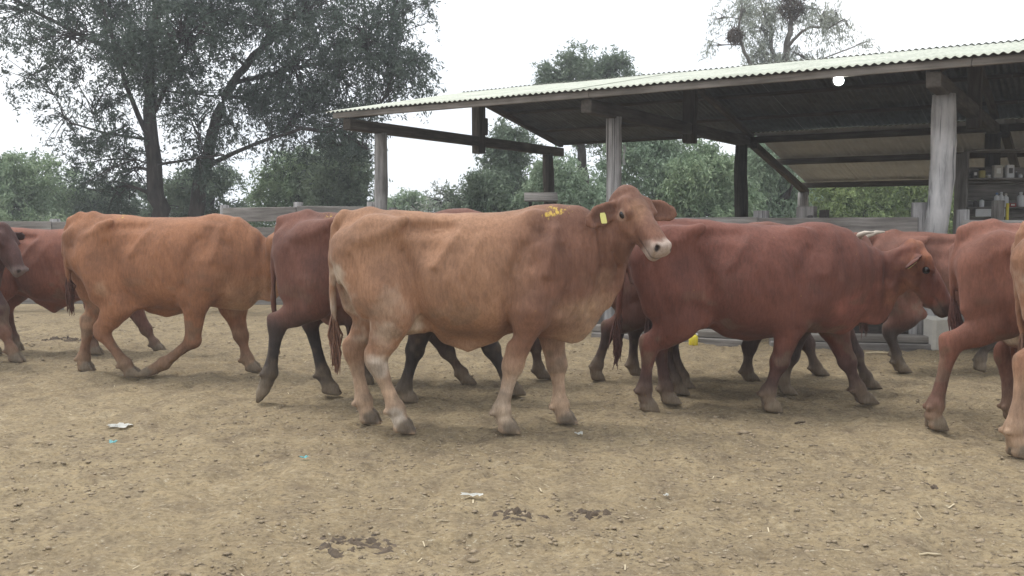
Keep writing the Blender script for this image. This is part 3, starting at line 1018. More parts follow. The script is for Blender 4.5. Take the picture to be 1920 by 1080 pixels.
def bush(name, label, px, top, half, Y, mat, seed, n=900, ll=0.12, lw=0.038, droop=0.5, group='trees and bushes behind the corral', cat='tree', lpc=32, low=0.2, twigs=0.12):
    """rounded irregular tree whose crown reaches from the given top down towards the ground"""
    rng = np.random.default_rng(seed)
    zt_ = P(px, top, Y)[2]
    R = half / FPX * Y
    X = P(px, top, Y)[0]
    blobs = []
    nb_ = 11
    for i in range(nb_):
        t = (i + 0.5) / nb_
        z = low * zt_ + (1 - low) * zt_ * t * 0.86
        prof = math.sin(math.pi * (0.22 + 0.68 * t)) ** 0.7
        ox = rng.uniform(-1, 1) * R * 0.72 * prof
        oy = rng.uniform(-1, 1) * R * 0.6 * prof
        rr = R * rng.uniform(0.38, 0.62)
        blobs.append(((X + ox, Y + oy, z), (rr, rr, min(rr, zt_ * 0.22)), int(n / nb_)))
    blobs.append(((X, Y, zt_ * 0.86), (R * 0.45, R * 0.45, zt_ * 0.13), int(n / nb_)))
    tr = [([(X, Y, -0.1), (X + rng.normal(0, .1), Y, zt_ * 0.3), (X + rng.normal(0, .25), Y + rng.normal(0, .2), zt_ * 0.6), (X + rng.normal(0, .3), Y, zt_ * 0.85)], 0.05 + 0.03 * zt_, 0.03)]
    return tree(name, label, cat, (X, Y), tr, blobs, lpc, mat, ll, lw, 0.40, 0.09, droop, seed, group, twigs)


bush('green_bush', 'rounded green bush at the far left edge', 20, 288, 130, 27, 'leaf_green', 101, 1000)
bush('green_bush', 'low dull green bush under the upright feathery tree', 190, 345, 110, 29, 'leaf_mid', 102, 700)
bush('green_bush', 'dark bush at foot of the leaning forked trunk', 400, 315, 120, 27, 'leaf_mid', 103, 900)
bush('green_bush', 'dense grey-green bush behind the tall pale fence', 545, 285, 115, 26, 'leaf_green', 104, 1000)
bush('green_bush', 'tall grey bush just left of the left shed post', 650, 268, 95, 25, 'leaf_mid', 105, 900)
bush('green_bush', 'low green bush right of the left shed post', 765, 363, 75, 36, 'leaf_green', 106, 500, cat='bush')
bush('bare_shrub', 'sparse twiggy grey shrub under the shed tie beam', 845, 338, 62, 27, 'leaf_pale', 107, 170, lpc=14, twigs=1.0, cat='bush')
bush('green_tree', 'dark tree with crown just under the king post', 945, 228, 66, 27, 'leaf_mid', 108, 800)
bush('green_bush', 'dark rounded bush left of the rear shed post', 905, 318, 55, 24, 'leaf_mid', 109, 600)
bush('willow_bush', 'pale green willowy bush behind the rear left post', 1040, 300, 105, 23.5, 'leaf_willow', 110, 1100, droop=0.9)
bush('willow_bush', 'tall willowy green tree between second and rear posts', 1215, 225, 105, 25.5, 'leaf_willow', 111, 1200, droop=0.9)
bush('green_bush', 'mid-green bush left of the dark rear post', 1320, 275, 95, 24.5, 'leaf_green', 112, 1000, droop=0.8)
bush('willow_bush', 'drooping grey-green tree right of the dark rear post', 1440, 235, 90, 26.5, 'leaf_willow', 113, 1000, droop=1.0)
bush('lime_bush', 'bright green bush under the low rear roof', 1600, 318, 100, 27.5, 'leaf_lime', 114, 950, droop=0.7)
bush('lime_bush', 'bright yellow-green bush beside the pale crooked post', 1745, 325, 95, 27, 'leaf_lime', 115, 900, droop=0.7)
bush('lime_bush', 'bushy green clump filling the gap under the low rear roof', 1668, 335, 105, 30, 'leaf_green', 119, 900)
bush('green_bush', 'broad green bush low behind the bolted fence post', 1530, 320, 100, 30, 'leaf_green', 120, 900)
bush('green_bush', 'green bush behind the shelf unit', 1900, 300, 100, 27, 'leaf_green', 116, 700)
bush('green_bush', 'green bush beyond the frame edge at right', 2110, 290, 110, 26, 'leaf_green', 117, 600)
bush('green_bush', 'green bush beyond the frame edge at left', -230, 280, 120, 27, 'leaf_green', 118, 600)
for i, (px, top, half, lab) in enumerate(((690, 372, 130, 'low far hedge left of the left shed post'), (860, 372, 120, 'low far hedge seen under the tie beam'), (80, 350, 150, 'low far hedge at far left'))):
    bush('far_hedge', lab, px, top, half, 48 + 3 * i, 'leaf_green', 130 + i, 450, 0.28, 0.09, cat='hedge')

# tree crown rising behind the roof (left one)
Y5 = 29.0
c5 = P(1095, 130, Y5)
tree('tall_tree', 'tall grey-green tree crown rising above middle of the roof', 'tree', (c5[0], Y5),
     [([(c5[0], Y5, -0.1), (c5[0] + .1, Y5, 2.2), (c5[0] - .1, Y5, 4.0), (c5[0], Y5, 5.4)], 0.22, 0.06)],
     [PB(1050, 150, Y5, 42, 120), PB(1085, 128, Y5 - .4, 34, 110), PB(1120, 135, Y5 + .3, 32, 110), PB(1155, 140, Y5, 34, 100), PB(1160, 122, Y5 + .2, 18, 40),
      PB(1075, 112, Y5, 16, 36), PB(1035, 175, Y5, 36, 90), PB(1100, 180, Y5, 60, 160), PB(1160, 185, Y5, 45, 100), PB(1120, 240, Y5, 60, 120)],
     22, 'leaf_mid', 0.14, 0.04, 0.36, 0.08, 0.3, 140, twigs=0.15)
# sparse weeping tree with two nests
Y6 = 27.0
def q6(px, py, dy=0.0): return P(px, py, Y6 + dy)
b6 = q6(1465, 400)
tree('weeping_tree', 'thin weeping tree with twig nests showing above the roof', 'tree', (b6[0], Y6),
     [([(b6[0], Y6, -0.1), q6(1466, 300), q6(1468, 150), q6(1474, 95), q6(1482, 50), q6(1484, 0), q6(1490, -60)], 0.15, 0.035),
      ([q6(1468, 140), q6(1445, 90, .4), q6(1447, 55, .6), q6(1435, 30, .7), q6(1425, 0, .8)], 0.07, 0.025),
      ([q6(1466, 170), q6(1410, 125, -.5), q6(1394, 92, -.6), q6(1384, 60, -.7), q6(1392, 10, -.7)], 0.065, 0.025),
      ([q6(1474, 90), q6(1500, 62, -.4), q6(1520, 50, -.5), q6(1555, 52, -.5), q6(1585, 35, -.6)], 0.05, 0.02),
      ([q6(1476, 140), q6(1530, 115, .3), q6(1590, 92, .5), q6(1630, 76, .6)], 0.03, 0.012)],
     [PB(1400, 20, Y6 - .6, 30, 62), PB(1425, 55, Y6 + .5, 28, 62), PB(1440, 15, Y6 + .6, 32, 70), PB(1420, 95, Y6 + .2, 26, 60), PB(1450, 110, Y6, 26, 54),
      PB(1500, 20, Y6, 28, 55), PB(1540, 30, Y6 - .5, 28, 40), PB(1565, 20, Y6 - .5, 24, 28), PB(1590, 40, Y6 - .6, 18, 14), PB(1505, 105, Y6 + .2, 22, 34),
      PB(1535, 115, Y6 + .3, 24, 34), PB(1352, 35, Y6 - .3, 18, 12), PB(1345, 85, Y6 - .3, 14, 8), PB(1480, -40, Y6, 45, 90), PB(1400, -30, Y6, 40, 70), PB(1620, 80, Y6 + .5, 14, 7)],
     22, 'leaf_pale', 0.12, 0.026, 0.46, 0.07, 1.3, 150, twigs=0.5, bark='bark_pale')
rn = np.random.default_rng(5)
for (px, py, dy, r, lab) in ((1378, 68, -.7, 0.22, 'dark ragged bird nest on left limb of weeping tree'), (1484, 14, 0, 0.36, 'big round twig nest in top of weeping tree')):
    c = q6(px, py, dy)
    C = Coll()
    for i in range(240):
        v = rn.normal(0, 1, 3); v /= np.linalg.norm(v)
        d = rn.normal(0, 1, 3); d /= np.linalg.norm(d)
        p = v * r * (0.55 + 0.45 * rn.random()) * np.array([1, 1, 1.05])
        V, F = tube_np([p - d * r * 0.55, p + d * r * 0.2 * 0 + v * 0.01, p + d * r * 0.55], [0.006, 0.012, 0.005], 3, 0, 0, False)
        C.add(V, F)
    o = C.build('bird_nest', MAT['nest'], None, False)
    o.location = tuple(c)
    tag(o, lab, 'nest')


# ------------------------------------------------------------------ cattle: implicit bodies meshed with surface nets
class Sweep:
    def __init__(s, pts, ra, rb=None, v=(0, 1, 0), k=0.04, egg=0.0, up=None, capf=1.0, sub=False, power=2.0):
        s.p = np.array(pts, float)
        n = len(s.p)
        s.ra = np.broadcast_to(np.array(ra, float), (n,)).copy()
        s.rb = s.ra.copy() if rb is None else np.broadcast_to(np.array(rb, float), (n,)).copy()
        s.v = np.array(v, float) / np.linalg.norm(v)
        s.k, s.egg, s.capf, s.sub, s.power = k, egg, capf, sub, power
        s.up = None if up is None else np.array(up, float) / np.linalg.norm(up)
        R = max(s.ra.max(), s.rb.max()) * 1.15 + k + 0.03
        s.lo, s.hi = s.p.min(0) - R, s.p.max(0) + R

    def __call__(s, Q):
        best = None
        segs = range(len(s.p) - 1) if len(s.p) > 1 else [None]
        for i in segs:
            if i is None:
                c = s.p[0]; d = Q - c
                ra, rb = s.ra[0], s.rb[0]
                ax = 0
                d2 = (d * d).sum(1)
            else:
                a, b = s.p[i], s.p[i + 1]
                ab = b - a
                L = np.linalg.norm(ab)
                tt = ((Q - a) @ ab) / (L * L)
                t = np.clip(tt, 0, 1)
                d = Q - (a + t[:, None] * ab)
                ra = s.ra[i] + (s.ra[i + 1] - s.ra[i]) * t
                rb = s.rb[i] + (s.rb[i + 1] - s.rb[i]) * t
                ax2 = ((tt - t) * L) ** 2
                d2 = (d * d).sum(1)
                if s.capf != 1.0:
                    d2 = d2 + ax2 * (s.capf ** 2 - 1)
            dv = d @ s.v
            du2 = np.maximum(d2 - dv * dv, 0)
            if s.egg and s.up is not None:
                su = np.clip((d @ s.up) / ra, -1.2, 1.2)
                rb = rb * (1 - s.egg * su)
            if s.power == 2.0:
                q = np.sqrt(du2 / (ra * ra) + (dv / rb) ** 2)
            else:
                q = (np.power(np.sqrt(du2) / ra, s.power) + np.power(np.abs(dv) / rb, s.power)) ** (1 / s.power)
            ln = np.sqrt(du2 + dv * dv)
            mn = np.minimum(ra, rb)
            dist = np.where(q > 1e-3, ln * (1 - 1 / np.maximum(q, 1e-3)), -mn)
            dist = np.maximum(dist, -mn)
            best = dist if best is None else np.minimum(best, dist)
        return best


def field(prims, Q, clipz=None):
    d = np.full(len(Q), 1.0)
    for pr in prims:
        m = np.all((Q >= pr.lo) & (Q <= pr.hi), axis=1)
        ii = np.nonzero(m)[0]
        if len(ii) == 0: continue
        f = pr(Q[ii])
        a = d[ii]
        if pr.sub:
            b = -f
            h = np.maximum(pr.k - np.abs(a - b), 0) / pr.k
            d[ii] = np.maximum(a, b) + h * h * pr.k * 0.25
        else:
            h = np.maximum(pr.k - np.abs(a - f), 0) / pr.k
            d[ii] = np.minimum(a, f) - h * h * pr.k * 0.25
    if clipz is not None:
        d = np.maximum(d, clipz - Q[:, 2])
    return d


def surface_nets(prims, lo, hi, h, clipz, post=None):
    B = 4
    lo = np.array(lo) - 3 * h
    nb_ = np.ceil((np.array(hi) + 3 * h - lo) / (h * B)).astype(int)
    n = nb_ * B
    bi = np.stack(np.meshgrid(*[np.arange(k) for k in nb_], indexing='ij'), -1).reshape(-1, 3)
    bc = lo + (bi + 0.5 - 0.5 / B) * (h * B)
    bd = field(prims, bc, clipz)
    act = np.abs(bd) < 2.0 * B * h
    F = np.repeat(np.repeat(np.repeat(np.where(bd < 0, -1.0, 1.0).reshape(nb_), B, 0), B, 1), B, 2).astype(np.float32)
    ab = bi[act]
    off = np.stack(np.meshgrid(*[np.arange(B)] * 3, indexing='ij'), -1).reshape(-1, 3)
    gi = (ab[:, None, :] * B + off[None]).reshape(-1, 3)
    for s in range(0, len(gi), 400000):
        gg = gi[s:s + 400000]
        Q = lo + gg * h
        f = field(prims, Q, None)
        if post is not None: f = f + post(Q)
        f = np.maximum(f, clipz - Q[:, 2])
        F[gg[:, 0], gg[:, 1], gg[:, 2]] = f
    ins = F < 0
    c = [ins[dx:n[0] - 1 + dx, dy:n[1] - 1 + dy, dz:n[2] - 1 + dz] for dx in (0, 1) for dy in (0, 1) for dz in (0, 1)]
    sm = sum(x.astype(np.int8) for x in c)
    cells = np.argwhere((sm > 0) & (sm < 8))
    vid = -np.ones(n, dtype=np.int64)
    vid[cells[:, 0], cells[:, 1], cells[:, 2]] = np.arange(len(cells))
    cor = [(dx, dy, dz) for dx in (0, 1) for dy in (0, 1) for dz in (0, 1)]
    val = {q: F[cells[:, 0] + q[0], cells[:, 1] + q[1], cells[:, 2] + q[2]].astype(float) for q in cor}
    acc = np.zeros((len(cells), 3)); cnt = np.zeros(len(cells))
    for a in cor:
        for k in range(3):
            if a[k]: continue
            b = list(a); b[k] = 1; b = tuple(b)
            va, vb = val[a], val[b]
            cr = (va < 0) != (vb < 0)
            t = np.where(cr, va / np.where(cr, va - vb, 1), 0)
            pt = np.array(a, float)[None] + t[:, None] * (np.array(b) - np.array(a))[None]
            acc[cr] += pt[cr]; cnt[cr] += 1
    V = lo + (cells + acc / cnt[:, None]) * h
    quads = []
    for k in range(3):
        i, j = (k + 1) % 3, (k + 2) % 3
        sl_a = [slice(1, n[q] - 1) for q in range(3)]
        sl_b = list(sl_a); sl_b[k] = slice(2, n[k])
        A, Bm = ins[tuple(sl_a)], ins[tuple(sl_b)]
        e = np.argwhere(A != Bm) + 1
        sgn = ins[e[:, 0], e[:, 1], e[:, 2]]
        def cellid(di, dj):
            q = e.copy(); q[:, i] -= di; q[:, j] -= dj
            return vid[q[:, 0], q[:, 1], q[:, 2]]
        q = np.stack([cellid(1, 1), cellid(0, 1), cellid(0, 0), cellid(1, 0)], 1)
        q[~sgn] = q[~sgn][:, ::-1]
        quads.append(q)
    Qd = np.concatenate(quads)
    Qd = Qd[(Qd >= 0).all(1)]
    # two light smoothing passes
    for _ in range(2):
        s = np.zeros_like(V); w = np.zeros(len(V))
        for a in range(4):
            np.add.at(s, Qd[:, a], V[Qd[:, (a + 1) % 4]]); np.add.at(w, Qd[:, a], 1)
            np.add.at(s, Qd[:, a], V[Qd[:, (a - 1) % 4]]); np.add.at(w, Qd[:, a], 1)
        lam = (0.40 * np.clip((V[:, 2] - 0.02) / 0.25, 0.25, 1.0))[:, None]
        V = V * (1 - lam) + lam * s / np.maximum(w, 1)[:, None]
    return V, Qd


# metric torso of the standing cow: x, top, bottom, half-width
TORSO = [(0.06, 1.275, 1.02, 0.095), (0.12, 1.345, 0.90, 0.15), (0.22, 1.385, 0.82, 0.18), (0.36, 1.395, 0.75, 0.205), (0.50, 1.39, 0.685, 0.235),
         (0.66, 1.372, 0.615, 0.285), (0.80, 1.365, 0.575, 0.308), (0.94, 1.365, 0.565, 0.312), (1.12, 1.37, 0.585, 0.292), (1.28, 1.385, 0.615, 0.25), (1.42, 1.392, 0.64, 0.215),
         (1.53, 1.35, 0.68, 0.17)]


# side-view relief of the flanks: curves or points (x, z), width, depth (+ inwards)
MUSCLE = [([(1.13, 0.62), (1.11, 0.78), (1.13, 0.98), (1.21, 1.16)], 0.040, 0.024),
          ([(1.44, 0.78), (1.50, 0.95), (1.46, 1.14)], 0.042, 0.016),
          ([(0.62, 0.64), (0.565, 0.80), (0.52, 0.98), (0.47, 1.13)], 0.055, 0.032),
          ([(0.64, 1.17)], 0.09, 0.026), ([(0.52, 1.265), (0.76, 1.265)], 0.045, 0.028), ([(0.80, 1.24), (0.67, 1.05)], 0.028, -0.014), ([(0.95, 1.22), (0.84, 1.0)], 0.03, -0.006),
          ([(0.15, 1.10), (0.20, 0.92), (0.26, 0.72)], 0.030, 0.012),
          ([(1.27, 0.80)], 0.10, -0.028), ([(0.36, 0.88)], 0.12, -0.028), ([(1.40, 1.27), (1.35, 1.0)], 0.035, -0.018), ([(1.30, 1.24), (1.26, 1.05)], 0.04, 0.014),
          ([(0.20, 1.20), (0.44, 1.27)], 0.04, -0.010), ([(0.30, 1.13)], 0.07, 0.012), ([(0.74, 1.08), (0.82, 0.86)], 0.05, -0.008),
          ([(1.30, 1.08)], 0.05, 0.008)]


def smooth(a, b, x):
    t = np.clip((x - a) / (b - a), 0, 1)
    return t * t * (3 - 2 * t)


def make_cow(label, Y, rump_px, sx=1.0, sz=1.0, h=0.014, coat=(0.3, 0.14, 0.08), leg_col=None, leg_top=0.5, light=None, nose=(0.05, 0.04, 0.04),
             legs=None, head=None, neck=None, tail=None, top_mod=None, bot_mod=None, udder=0.0, navel=0.0, patches=(), seed=0, horns=False,
             tags=(), hair=None, widen=1.0, dewlap=1.0, paint=(), hump=0.0, ear_w=1.0, eye_ring=None, ear_dirs=None, front=None, relief=1.35, creases=(), group='reddish cattle in the corral', dust=0.5):
    """legs: dict nh/fh/nf/ff -> six photo points (hip/shoulder, stifle/elbow, hock/knee, fetlock, coronet, toe)"""
    X0 = P(rump_px, 430, Y)[0]
    root = empty('cow', (X0 + 0.85 * sx, Y, 0.0), label, 'cow', group)
    O = np.array([X0 + 0.85 * sx, Y, 0.0])
    def L(px, py, lat=0.0):
        return P(px, py, Y + lat) - O
    def M(x, z, lat=0.0):
        return np.array([x * sx - 0.85 * sx, lat, z * sz])
    S = sz
    prims = []
    tx = [q[0] for q in TORSO]
    tm = (lambda x: 0) if not top_mod else (lambda x: np.interp(x, [a for a, b in top_mod], [b for a, b in top_mod]))
    bm_ = (lambda x: 0) if not bot_mod else (lambda x: np.interp(x, [a for a, b in bot_mod], [b for a, b in bot_mod]))
    pts, ra, rb = [], [], []
    for x, t, b, w in TORSO:
        t2, b2 = t + tm(x), b + bm_(x)
        pts.append(M(x, (t2 + b2) / 2)); ra.append((t2 - b2) / 2 * S); rb.append(w * widen * S)
    prims.append(Sweep(pts, ra, rb, k=0.05, egg=0.10, up=(0, 0, 1), capf=2.3, power=2.25))
    bk = lambda x: 1.38 + tm(x)
    # bony landmarks: hooks, pins, tail head, withers, barrel
    for s in (-1, 1):
        prims.append(Sweep([M(0.485, bk(0.5) - 0.075, s * 0.205 * S), M(0.40, bk(.42) - 0.095, s * 0.19 * S)], [0.048 * S, 0.042 * S], k=0.07))
        prims.append(Sweep([M(0.075, 1.20 + tm(0), s * 0.085 * S)], [0.05 * S], k=0.08))
    prims.append(Sweep([M(0.06, 1.33 + tm(0)), M(0.25, 1.365 + tm(.2))], [0.035 * S, 0.04 * S], k=0.08))
    prims.append(Sweep([M(1.30, bk(1.3) - 0.055), M(1.52, bk(1.5) - 0.06)], [0.06 * S, 0.05 * S], k=0.10))
    if hump:
        prims.append(Sweep([M(1.32, bk(1.3) - 0.05 + hump * .6), M(1.46, bk(1.5) - 0.07 + hump)], [0.07 * S, 0.07 * S], [0.06 * S, 0.05 * S], k=0.12))
    # paralumbar hollow
    for s in (-1, 1):
        prims.append(Sweep([M(0.60, 1.17 + tm(.6), s * 0.385 * widen * S), M(0.70, 1.10 + tm(.6), s * 0.41 * widen * S)], [0.10 * S, 0.08 * S], k=0.12, sub=True))
    # brisket
    prims.append(Sweep([M(1.36, 0.73), M(1.52, 0.73), M(1.60, 0.80)], [0.12 * S, 0.12 * S, 0.09 * S], [0.12 * S, 0.09 * S, 0.055 * S], k=0.12))
    # neck + head
    if neck is None:
        neck = [M(1.42, 1.04), M(1.66, 1.06), M(1.88, 1.10)]
    nr = np.linspace(0.30, 0.155, len(neck)) * S
    nw = np.linspace(0.185, 0.095, len(neck)) * S
    hp, hd = head[0], np.array(head[1], float)
    hs = head[2] if len(head) > 2 else 1.0
    HL = 0.50 * S * hs * (head[3] if len(head) > 3 else 1.0)
    f = hd / np.linalg.norm(hd)
    l = np.cross([0, 0, 1.0], f); l /= np.linalg.norm(l)
    u = np.cross(f, l)
    def H(s_, lat, up_):
        return hp + f * HL * s_ + l * lat * S * hs + u * up_ * S * hs
    nk = list(neck) + [H(0.12, 0, -0.115)]
    nr = list(nr) + [0.115 * S]; nw = list(nw) + [0.085 * S]
    prims.append(Sweep(nk, nr, nw, k=0.13, egg=0.05, up=(0, 0, 1)))
    # dewlap
    throat = H(0.20, 0, -0.20)
    mid = (np.array(nk[-2]) + np.array(nk[-3])) / 2 + np.array([0.02, 0, -0.27 * S])
    prims.append(Sweep([throat, mid, M(1.61, 0.79), M(1.52, 0.65), M(1.38, 0.66)], [0.07 * S, 0.09 * S * dewlap, 0.10 * S * dewlap, 0.085 * S * dewlap, 0.06 * S], [0.03 * S, 0.026 * S, 0.026 * S, 0.03 * S, 0.04 * S], k=0.09))
    # legs
    hoof_c, leg_axes = [], []
    default = {'nh': [(0.28, 1.03), (0.44, 0.72), (0.24, 0.48), (0.28, 0.15), (0.30, 0.09), (0.36, 0.01)],
               'fh': [(0.28, 1.03), (0.46, 0.72), (0.30, 0.48), (0.36, 0.15), (0.38, 0.09), (0.44, 0.01)],
               'nf': [(1.36, 1.00), (1.26, 0.70), (1.27, 0.42), (1.27, 0.14), (1.29, 0.085), (1.35, 0.01)],
               'ff': [(1.38, 1.00), (1.32, 0.70), (1.36, 0.42), (1.38, 0.14), (1.40, 0.085), (1.46, 0.01)]}
    legs = legs or {}
    for key in ('nh', 'fh', 'nf', 'ff'):
        s = -1 if key[0] == 'n' else 1
        hind = key[1] == 'h'
        lat = [0.165, 0.19, 0.165, 0.155, 0.15, 0.15] if hind else [0.185, 0.195, 0.165, 0.15, 0.15, 0.15]
        lat = [s * q * S * widen for q in lat]
        spec = legs.get(key)
        lift = 0.0
        if spec is None:
            J = [M(x, z, a) for (x, z), a in zip(default[key], lat)]
        else:
            if isinstance(spec[-1], float): lift = spec[-1]; spec = spec[:-1]
            if len(spec) == 5:          # no explicit hip
                q0 = default[key][0]
                J = [M(q0[0], q0[1], lat[0])] + [L(x, y, a) for (x, y), a in zip(spec, lat[1:])]
            else:
                J = [L(x, y, a) for (x, y), a in zip(spec, lat)]
            # put the toe on the ground: stretch below the hip
            zt_, zb = J[0][2], J[5][2]
            tgt = 0.012 + lift
            for q in range(6):
                J[q][2] = zt_ - (zt_ - J[q][2]) * (zt_ - tgt) / (zt_ - zb)
        hip, kn, hk, fe, co, to = J
        sh = np.array([0, -s * 0.012 * S, 0])
        if hind:
            up0 = hip + np.array([0.03, -s * 0.01, 0.12 * S])
            mid_t = hip * 0.45 + kn * 0.55
            prims.append(Sweep([up0, mid_t, kn + np.array([-0.02, 0, 0.0])], [0.17 * S, 0.175 * S, 0.125 * S], [0.10 * S, 0.105 * S, 0.085 * S], k=0.07))
            # ham behind the thigh
            prims.append(Sweep([hip + np.array([-0.13 * S, -s * 0.03, 0.04]), hip * 0.3 + kn * 0.35 + hk * 0.35 + np.array([-0.07 * S, -s * 0.01, 0.05])], [0.115 * S, 0.085 * S], [0.095 * S, 0.065 * S], k=0.08))
            gm = kn * 0.5 + hk * 0.5
            prims.append(Sweep([kn, gm + np.array([-0.01, 0, 0]), hk + np.array([0.0, 0, 0.035])], [0.115 * S, 0.098 * S, 0.068 * S], [0.085 * S, 0.065 * S, 0.048 * S], k=0.06))
            # point of hock
            prims.append(Sweep([hk + np.array([-0.034 * S, 0, 0.06]), hk + np.array([-0.005, 0, -0.01])], [0.038 * S, 0.052 * S], [0.030 * S, 0.042 * S], k=0.035))
            dcan = (fe - hk) / np.linalg.norm(fe - hk)
            prims.append(Sweep([hk, hk + dcan * 0.09 * S, (hk + fe) / 2, fe], np.array([0.064, 0.050, 0.041, 0.050]) * S, np.array([0.048, 0.041, 0.036, 0.044]) * S, k=0.03))
            # flank fold
            prims.append(Sweep([kn + np.array([0.02, -s * 0.02, 0.05]), kn + np.array([0.17 * S, -s * 0.03, 0.01 * S])], [0.08 * S, 0.05 * S], [0.035 * S, 0.03 * S], k=0.08))
        else:
            prims.append(Sweep([hip + np.array([-0.04, -s * 0.055, 0.24 * S]), hip + np.array([0.02 * S, 0, 0.02]), kn + np.array([0, 0, 0.03])], [0.11 * S, 0.165 * S, 0.125 * S], [0.055 * S, 0.085 * S, 0.080 * S], k=0.06))
            prims.append(Sweep([kn + np.array([-0.06 * S, 0, 0.06])], [0.065 * S], [0.055 * S], k=0.06))
            gm = kn * 0.55 + hk * 0.45
            prims.append(Sweep([kn, gm, hk], [0.112 * S, 0.084 * S, 0.060 * S], [0.085 * S, 0.066 * S, 0.052 * S], k=0.05))
            prims.append(Sweep([hk], [0.066 * S], [0.055 * S], k=0.03))
            prims.append(Sweep([hk, (hk + fe) / 2, fe], np.array([0.057, 0.041, 0.048]) * S, np.array([0.049, 0.037, 0.043]) * S, k=0.03))
        # fetlock, dewclaws, pastern, two claws
        prims.append(Sweep([fe], [0.057 * S], [0.050 * S], k=0.03))
        prims.append(Sweep([fe, co], np.array([0.048, 0.050]) * S, np.array([0.044, 0.040]) * S, k=0.02))
        ax = to - co
        ax = ax / np.linalg.norm(ax)
        back = np.array([-ax[2] * 0 - 1, 0, 0]) if lift == 0 else -np.array([abs(ax[2]) + 0.2, 0, ax[0] * 0.0]) / 1.2
        for q in (-1, 1):
            o2 = np.array([0, q * 0.031 * S, 0])
            prims.append(Sweep([fe + back * 0.058 * S + o2 + np.array([0, 0, -0.014])], [0.019 * S], k=0.012))
            prims.append(Sweep([co + o2 * 0.9, (co + to) / 2 + o2 * 1.1, to + o2 + ax * 0.012], np.array([0.046, 0.042, 0.016]) * S, np.array([0.027, 0.026, 0.014]) * S, k=0.006))
            heel = co * 0.75 + to * 0.25 + back * 0.028 * S + np.array([0, 0, (to[2] - co[2]) * 0.35])
            prims.append(Sweep([heel + o2, to + o2 - ax * 0.006], np.array([0.034, 0.018]) * S, np.array([0.026, 0.016]) * S, k=0.008))
        hoof_c.append((co, to))
        leg_axes.append(J)
    # udder and navel fold
    if udder:
        c = M(0.50, 0.62 - 0.05 * udder)
        prims.append(Sweep([c + np.array([-0.06, 0, 0.08]), c + np.array([0.07, 0, 0.05])], [0.13 * S * (0.6 + 0.4 * udder), 0.11 * S * udder], [0.12 * S, 0.10 * S], k=0.08))
        for q in ((-1, 1) if udder > 0.5 else ()):
            for dx in (-0.06, 0.05):
                p = c + np.array([dx, q * 0.055, 0.0])
                prims.append(Sweep([p, p + np.array([0.005, 0, -0.14 * udder])], [0.022, 0.013], k=0.02))
    if navel:
        prims.append(Sweep([M(0.74, 0.60), M(0.86, 0.59 - navel), M(1.0, 0.60)], [0.06 * S, 0.05 * S, 0.05 * S], [0.04, 0.025, 0.035], k=0.10))
    # head
    st = [-0.02, 0.10, 0.28, 0.45, 0.65, 0.82, 0.96]
    hra = np.array([0.095, 0.118, 0.124, 0.104, 0.082, 0.066, 0.054]) * S * hs
    hrb = np.array([0.092, 0.110, 0.112, 0.090, 0.069, 0.061, 0.060]) * S * hs
    hto = [0.0, 0.012, 0.010, 0.0, -0.004, -0.012, -0.022]
    prims.append(Sweep([H(a, 0, b - r / S / hs) for a, b, r in zip(st, hto, hra)], hra, hrb, v=l, k=0.035, egg=-0.05, up=u, capf=2.2, power=2.3))
    prims.append(Sweep([H(-0.02, 0, -0.045)], [0.06 * S], [0.075 * S], v=l, k=0.05))
    for s in (-1, 1):
        prims.append(Sweep([H(0.14, s * 0.062, -0.15), H(0.34, s * 0.06, -0.14)], [0.078 * S * hs, 0.062 * S * hs], [0.045 * S * hs, 0.034 * S * hs], v=l, k=0.035))   # cheek
        prims.append(Sweep([H(-0.05, s * 0.125, -0.13), H(0.02, s * 0.115, -0.22), H(0.16, s * 0.085, -0.29)], [0.030 * S, 0.032 * S, 0.03 * S], k=0.05, sub=True))   # behind the jaw
        prims.append(Sweep([H(0.18, s * 0.086, -0.022), H(0.35, s * 0.098, -0.036)], [0.030 * S * hs, 0.026 * S * hs], k=0.03))    # brow
        prims.append(Sweep([H(0.36, s * 0.138, -0.075)], [0.030 * S * hs], k=0.02, sub=True))
        prims.append(Sweep([H(0.31, s * 0.088, -0.066)], [0.028 * S * hs], k=0.02))
        prims.append(Sweep([H(0.94, s * 0.042, -0.045)], [0.028 * S * hs], k=0.025))                              # nostril wing
        prims.append(Sweep([H(1.00, s * 0.045, -0.046), H(0.95, s * 0.062, -0.036)], [0.012 * S, 0.011 * S], k=0.010, sub=True))
    prims.append(Sweep([H(0.66, 0, -0.145), H(0.88, 0, -0.135), H(0.93, 0, -0.125)], [0.035 * S, 0.035 * S, 0.03 * S], [0.045 * S, 0.045 * S, 0.04 * S], v=l, k=0.03))  # lower lip / chin
    ears = []
    for s in (-1, 1):
        e = l * s * 0.93 + u * (-0.22) + f * (-0.04)
        e /= np.linalg.norm(e)
        nrm = f * 0.85 + u * 0.15 - e * np.dot(e, f * 0.85 + u * 0.15); nrm /= np.linalg.norm(nrm)
        b0 = H(0.12, s * 0.088, -0.085)
        if ear_dirs is not None:
            e = np.array(ear_dirs[s][0], float); e /= np.linalg.norm(e)
            nrm = np.array(ear_dirs[s][1], float); nrm -= e * np.dot(e, nrm); nrm /= np.linalg.norm(nrm)
        ep = [b0, b0 + e * 0.058 * S, b0 + e * 0.128 * S - u * 0.006, b0 + e * 0.188 * S - u * 0.014, b0 + e * 0.232 * S - u * 0.024]
        ew = np.array([0.034, 0.056, 0.072, 0.056, 0.018]) * S * ear_w
        prims.append(Sweep(ep, ew, np.array([0.024, 0.016, 0.0125, 0.011, 0.009]) * S, v=nrm, k=0.02))
        prims.append(Sweep([p + nrm * 0.022 * S for p in ep[1:4]], ew[1:4] * 0.74, np.array([0.018, 0.018, 0.014]) * S, v=nrm, k=0.012, sub=True))
